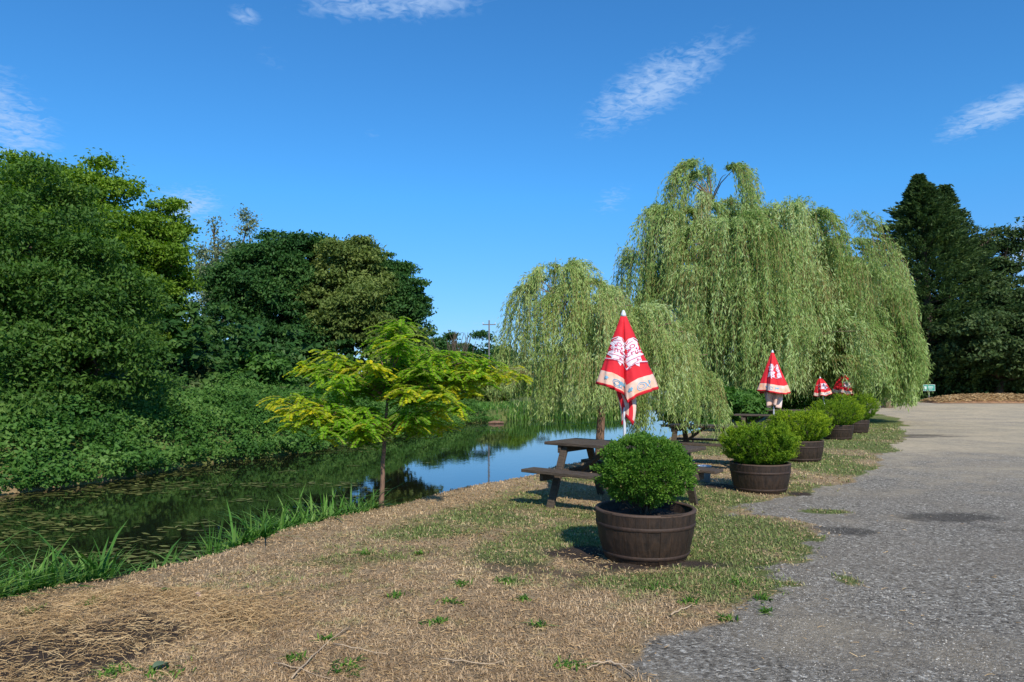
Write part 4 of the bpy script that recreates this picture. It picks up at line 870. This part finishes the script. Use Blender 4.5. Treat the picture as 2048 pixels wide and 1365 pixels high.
# pale bucket under the second table
c = at(1409, 925, 11.6); mb = MB(); root = empty('bucket', (c[0], 11.6, G(c[0], 11.6))); tag(root, 'pale blue bucket on the grass behind the nearest table', 'bucket')
mb.lathe([(0, .006), (.075, .004), (.08, .0), (.098, .235), (.105, .237), (.105, .25), (.094, .25), (.078, .012), (0, .012)], 28); mb.build('pail', M['bucket'], root)
mb = MB(); mb.tube([(.104 * math.cos(a), .05 * math.sin(a) - .02, .24 - .06 * math.sin(a)) for a in np.linspace(0, math.pi, 12)], .003, 6); mb.build('handle', M['pole'], root)

# ------------------------------------------------------------------ green sign
c = at(1858, 776, 53); root = empty('information_sign', (c[0], 53, G(c[0], 53))); tag(root, 'small green sign with white border on a short post beyond the car park', 'sign')
gz = c[2] - G(c[0], 53); mb = MB(); mb.box((0, .05, gz / 2), (.07, .05, gz)); mb.build('post', M['grey_post'], root)
mb = MB(); mb.box((0, 0, gz), (.86, .03, .46), None, .006); bd = mb.build('board', M['sign_white'], root)
mb = MB(); mb.box((0, -.0165, gz), (.80, .006, .40), None, .001); mb.build('face', M['sign_green'], bd)
mb = MB()
for (x, z, w, h) in ((-.27, .0, .17, .22), (.1, .09, .38, .045), (.1, .0, .38, .045), (.1, -.09, .26, .045)): mb.box((x, -.0215, gz + z), (w, .004, h), None, .001)
mb.build('sign_markings', M['sign_white'], bd)

# straw heap by the far trees
def strands(name, label, cat, c, L, mat, seed, wid, kind='stuff', parent=None, tintv=None):
    """short curved stalks lying about"""
    r = np.random.default_rng(seed); n = len(c); a = r.uniform(0, 6.28, n); el = r.normal(size=n) * .22 + .08; d = np.stack([np.cos(a) * np.cos(el), np.sin(a) * np.cos(el), np.sin(el)], 1)
    s = np.stack([-np.sin(a), np.cos(a), r.normal(size=n) * .3], 1); L = L[:, None]; cv = s * r.normal(size=(n, 1)) * .35 + np.array([0, 0, 1.0]) * r.uniform(-.1, .25, (n, 1)); up = unit(np.cross(d, s)); w = np.broadcast_to(wid, n)[:, None]
    P = [c + d * L * (t - .5) + cv * L * (1 - (2 * t - 1) ** 2) * .5 for t in (0, .33, .67, 1)]
    side = unit(s * .6 + up * .8 * r.choice([-1, 1], (n, 1))) * w * .5
    v = np.stack([q + sg * side for q in P for sg in (1, -1)], 1).reshape(-1, 3); k = np.arange(n)[:, None] * 8
    f = np.concatenate([k + np.array([0, 1, 3, 2]), k + np.array([2, 3, 5, 4]), k + np.array([4, 5, 7, 6])])
    at_ = {'rnd': np.repeat(r.random(n), 8)}
    if tintv is not None: at_['tint'] = np.repeat(tintv, 8)
    o = np_mesh(name, v, f, mat, parent, at_)
    return tag(o, label, cat, kind=kind) if label else o
r = np.random.default_rng(700)
c0 = at(1985, 800, 51.5); root = empty('straw_heap', (c0[0], 51.5, G(c0[0], 51.5))); tag(root, 'long low heap of brown straw and cuttings below the dark trees', 'straw heap')
mb = MB(); V = []; Fc = []; nu, nv = 40, 12
for i in range(nu):
    for j in range(nv):
        u, w = i / (nu - 1) * 2 - 1, j / (nv - 1) * 2 - 1; V.append((u * 4.6, w * 1.4, max(-.05, .48 * (1 - u * u) ** .5 * (1 - w * w) * (.6 + .7 * float(fbm(np.array([u * 3.0 + 7]), np.array([w + 3.0]))[0])))))
Fc = [(i * nv + j, (i + 1) * nv + j, (i + 1) * nv + j + 1, i * nv + j + 1) for i in range(nu - 1) for j in range(nv - 1)]
mb.add(V, Fc, True); mb.build('mound', plain('brown_cuttings', (.36, .20, .10), .9, (.16, .09, .05), 4, (1, 1, 1), 1), root)
n = 5000; u = r.uniform(-.97, .97, n); w = r.uniform(-.9, .7, n); c = np.stack([u * 4.6, w * 1.4, .55 * np.sqrt(1 - u * u) * (1 - w * w) + .05], 1)
strands('loose_straw', None, None, c, r.uniform(.15, .5, n), M['straw'], 701, .03, parent=root)

# ------------------------------------------------------------------ grass, straw, weeds, pebbles
def scatter(n, x0, x1, y0, y1, p):
    """denser towards the camera"""
    t = r.random(n); y = (y0 ** (1 - p) + t * (y1 ** (1 - p) - y0 ** (1 - p))) ** (1 / (1 - p)); x = r.uniform(-1, 1, n) * (.74 * y + .4); k = (x > x0) & (x < x1) & (x > xn(y) - .05); return x[k], y[k]
x, y = scatter(360000, -8, 22, 2.6, 30, 1.7)
gv, gr_, di, du, stn = masks(x, y)
k = (gv < .25 + .5 * r.random(len(x)) ** 3) & (di < .35 + .5 * r.random(len(x))); x, y, gr_ = x[k], y[k], gr_[k]; n = len(x)
tint = np.clip((gr_ + (fbm(x * 6, y * 6, 8) - .47) * 1.3 - .20) * 2.0, 0, 1) * (r.random(n) < .68) * r.uniform(.55, 1, n)
h = (.008 + .022 * r.random(n) + .018 * tint) * (1 + .04 * y)
blades('grass', 'short dry grass with greener patches covering the river bank', 'grass', np.stack([x, y, land(x, y) - .003], 1), h, (.0016 + .00095 * y) * r.uniform(.6, 1.4, n), M['grass'], 710, 1.1, tint=tint)
# lying dead stalks
x, y = scatter(36000, -8, 6, 2.6, 16, 1.8); gv, gr_, di, du, stn = masks(x, y)
k = (gv < .3 + .75 * r.random(len(x)) ** 3) & (gr_ < .5 + .4 * r.random(len(x))); x, y = x[k], y[k]; n = len(x)
strands('dead_grass_litter', 'loose dead stalks lying over the mown bank', 'grass litter', np.stack([x, y, land(x, y) + .012], 1), r.uniform(.015, .05, n), M['straw'], 711, .0013 + .00045 * y)
# straw heap on the left foreground bank
n = 5500; cc_ = np.array([(-2.75, 5.0, .34, .22), (-2.2, 5.1, .30, .20), (-2.95, 4.5, .3, .25), (-2.6, 3.75, .3, .16), (-1.75, 4.9, .22, .16), (-2.3, 4.5, .35, .25)]); kk_ = r.integers(0, 6, n)
x = r.normal(size=n) * cc_[kk_, 2] + cc_[kk_, 0]; y = r.normal(size=n) * cc_[kk_, 3] + cc_[kk_, 1]; k = (x > xn(y) + .02) & (y > 2.7); x, y = x[k], y[k]; n = len(x)
strands('raked_straw', 'raked heap of long dry straw on the bank edge at the lower left', 'straw', np.stack([x, y, land(x, y) + .01 + .05 * r.random(n)], 1), r.uniform(.03, .13, n), M['straw'], 712, .0026)
# green weeds
wc = [(905, 1205, .05), (870, 1242, .045), (925, 1170, .04), (1010, 1160, .06), (1045, 1195, .04), (690, 1335, .06), (325, 1345, .07), (230, 1350, .05), (590, 1318, .03), (1140, 1330, .05), (650, 1280, .03), (185, 1235, .04), (60, 1235, .05), (1450, 1240, .03), (1380, 1210, .04), (790, 1190, .03), (730, 1110, .04), (1310, 1180, .08), (1480, 1170, .08), (1520, 1200, .05), (840, 1110, .03), (1530, 1225, .03), (1080, 1250, .03)]
B = []; 
for (px, py, q) in wc:
    g = onz(px, py); m = int(26 + q * 500); B.append(np.stack([g[0] + r.normal(size=m) * q * .8, g[1] + r.normal(size=m) * q * .8, np.zeros(m)], 1))
B = np.vstack(B); B[:, 2] = land(B[:, 0], B[:, 1]); m = len(B)
blades('weeds', 'small green weeds scattered through the dry grass', 'weeds', B, r.uniform(.02, .06, m), r.uniform(.006, .014, m), M['box_leaf'], 713, 1.3)
# pebbles: octahedral chips
x, y = scatter(120000, -2, 30, 2.6, 16, 1.9); gv, gr_, di, du, stn = masks(x, y); k = (gv > .5 + .5 * (r.random(len(x)) - .75)) & (fbm(x * 1.2, y * .7, 33) > .27 + .3 * r.random(len(x))); x, y = x[k], y[k]
x, y = x[:34000], y[:34000]; n = len(x); sz = (.0022 + .0045 * r.random(n) ** 2) * (1 + .05 * y); ax = sph(n, r); o3 = np.array([(1, 0, 0), (-1, 0, 0), (0, 1, 0), (0, -1, 0), (0, 0, .6), (0, 0, -.6)])
ang = r.uniform(0, 6.28, n); ca, sa = np.cos(ang), np.sin(ang); st_ = r.uniform(.6, 1.3, (n, 3)); P = o3[None] * st_[:, None] * sz[:, None, None]
P = np.stack([P[..., 0] * ca[:, None] - P[..., 1] * sa[:, None], P[..., 0] * sa[:, None] + P[..., 1] * ca[:, None], P[..., 2]], -1) + np.stack([x, y, land(x, y) + sz * .15], 1)[:, None]
tf = np.array([(0, 2, 4), (2, 1, 4), (1, 3, 4), (3, 0, 4), (2, 0, 5), (1, 2, 5), (3, 1, 5), (0, 3, 5)]); Fq = (np.arange(n)[:, None, None] * 6 + tf[None]).reshape(-1, 3)
tag(np_mesh('loose_gravel', P.reshape(-1, 3), Fq, M['pebble'], attrs={'rnd': np.repeat(r.random(n) ** 1.6, 6)}), 'loose grey and pale stone chips on the car park surface', 'gravel', kind='stuff')

# single stalks and scraps lying in the foreground
def stalk(name, pts, rad, label, cat, mat='stalk'):
    P = [onz(*p) for p in pts]; P = [np.array([p[0], p[1], G(p[0], p[1]) + .018 + rad]) for p in P]; b = P[0]; mb = MB()
    Q_ = []
    for i in range(len(P) - 1):
        for t in (0, .33, .67): Q_.append(P[i] * (1 - t) + P[i + 1] * t + np.array([0, 0, .006 * math.sin(i * 2 + t * 5)]))
    Q_.append(P[-1]); mb.tube([p - b for p in Q_], list(np.linspace(rad, rad * .55, len(Q_))), 7); o = mb.build(name, M[mat], None); o.location = b; tag(o, label, cat); return o
stalk('dry_stick', [(583, 1362), (625, 1318), (660, 1285), (700, 1258)], .0045, 'long brown stick lying diagonally in the foreground grass', 'stick')
stalk('dry_stalk', [(668, 1294), (720, 1304), (775, 1316)], .0032, 'pale straight straw stalk lying right of the long diagonal stick', 'stalk')
stalk('dry_stalk', [(880, 1320), (925, 1327), (980, 1331), (1010, 1328)], .0032, 'yellow curved reed stalk lying near the bottom centre', 'stalk')
stalk('dry_stalk', [(548, 1330), (600, 1342), (660, 1362)], .003, 'thin stalk crossing the lower end of the long diagonal stick', 'stalk')
stalk('dry_stalk', [(1342, 1236), (1362, 1226), (1384, 1218)], .006, 'short pale twig at the gravel edge below the nearest planter', 'stick')
for j, pts in enumerate([[(1212, 1325), (1240, 1335), (1262, 1350), (1272, 1364)], [(1188, 1330), (1215, 1328), (1245, 1330), (1268, 1340)], [(1175, 1345), (1200, 1332), (1225, 1322)]]):
    stalk('dry_stalk', pts, .006 - .001 * j, ['thickest of the three bleached stalks piled at the grass and gravel corner', 'middle bleached stalk of the small pile at the gravel corner', 'thinnest bleached stalk on the left of the small pile at the gravel corner'][j], 'stalk', 'stalk')
def scrap(px, py, L, Wd, ang, label, mat, name='dry_leaf'):
    g = onz(px, py); mb = MB(); V = []; n = 7
    for i in range(n):
        t = i / (n - 1); w = Wd * math.sin(math.pi * (.08 + .86 * t)); 
        for s, dz in ((-1, .006), (0, 0), (1, .006)): V.append(((t - .5) * L, s * w / 2, dz + .012 * math.sin(math.pi * t)))
    up = [(x_, y_, z_) for (x_, y_, z_) in V]; dn = [(x_, y_, z_ - .003) for (x_, y_, z_) in V]
    Fc = [(i * 3 + j, i * 3 + 3 + j, i * 3 + 4 + j, i * 3 + 1 + j) for i in range(n - 1) for j in range(2)]; mb.add(up, Fc, True); mb.add(dn, [q[::-1] for q in Fc], True)
    o = mb.build(name, mat, None); o.location = (g[0], g[1], G(g[0], g[1]) + .03); o.rotation_euler = (0, .1, ang); tag(o, label, 'leaf')
scrap(394, 1219, .10, .032, -.75, 'pinkish white curled leaf at the end of the straw heap', plain('pink_dry_leaf', (.72, .48, .38), .7))
scrap(330, 1214, .09, .06, .5, 'green fallen leaf tucked in the raked straw', M['reed'])
scrap(322, 1340, .10, .07, 1.2, 'grey-green leaf lying at the bottom left', plain('grey_green_leaf', (.14, .20, .10), .7))


# distant hedge along the horizon
r = np.random.default_rng(950); T = 1500; x = r.uniform(-330, 330, T); y = 255 + r.normal(size=T) * 5; z = r.random(T) * 6.5 * (.5 + fbm(x * .03, x * 0, 5)); rep_ = np.repeat(np.arange(T), 14); n = len(rep_)
c = np.stack([x, y, z], 1)[rep_] + r.normal(size=(n, 3)) * 1.6; lf = 1.3 * r.uniform(.6, 1.3, n); v, f = leaf_mesh(c, sph(n, r), lf, lf * .7, None, r)
tag(np_mesh('distant_hedge', v, f, M['far_leaf'], attrs={'rnd': np.repeat(r.random(n), 4)}), 'long distant hedge line closing the horizon', 'hedge', kind='stuff')
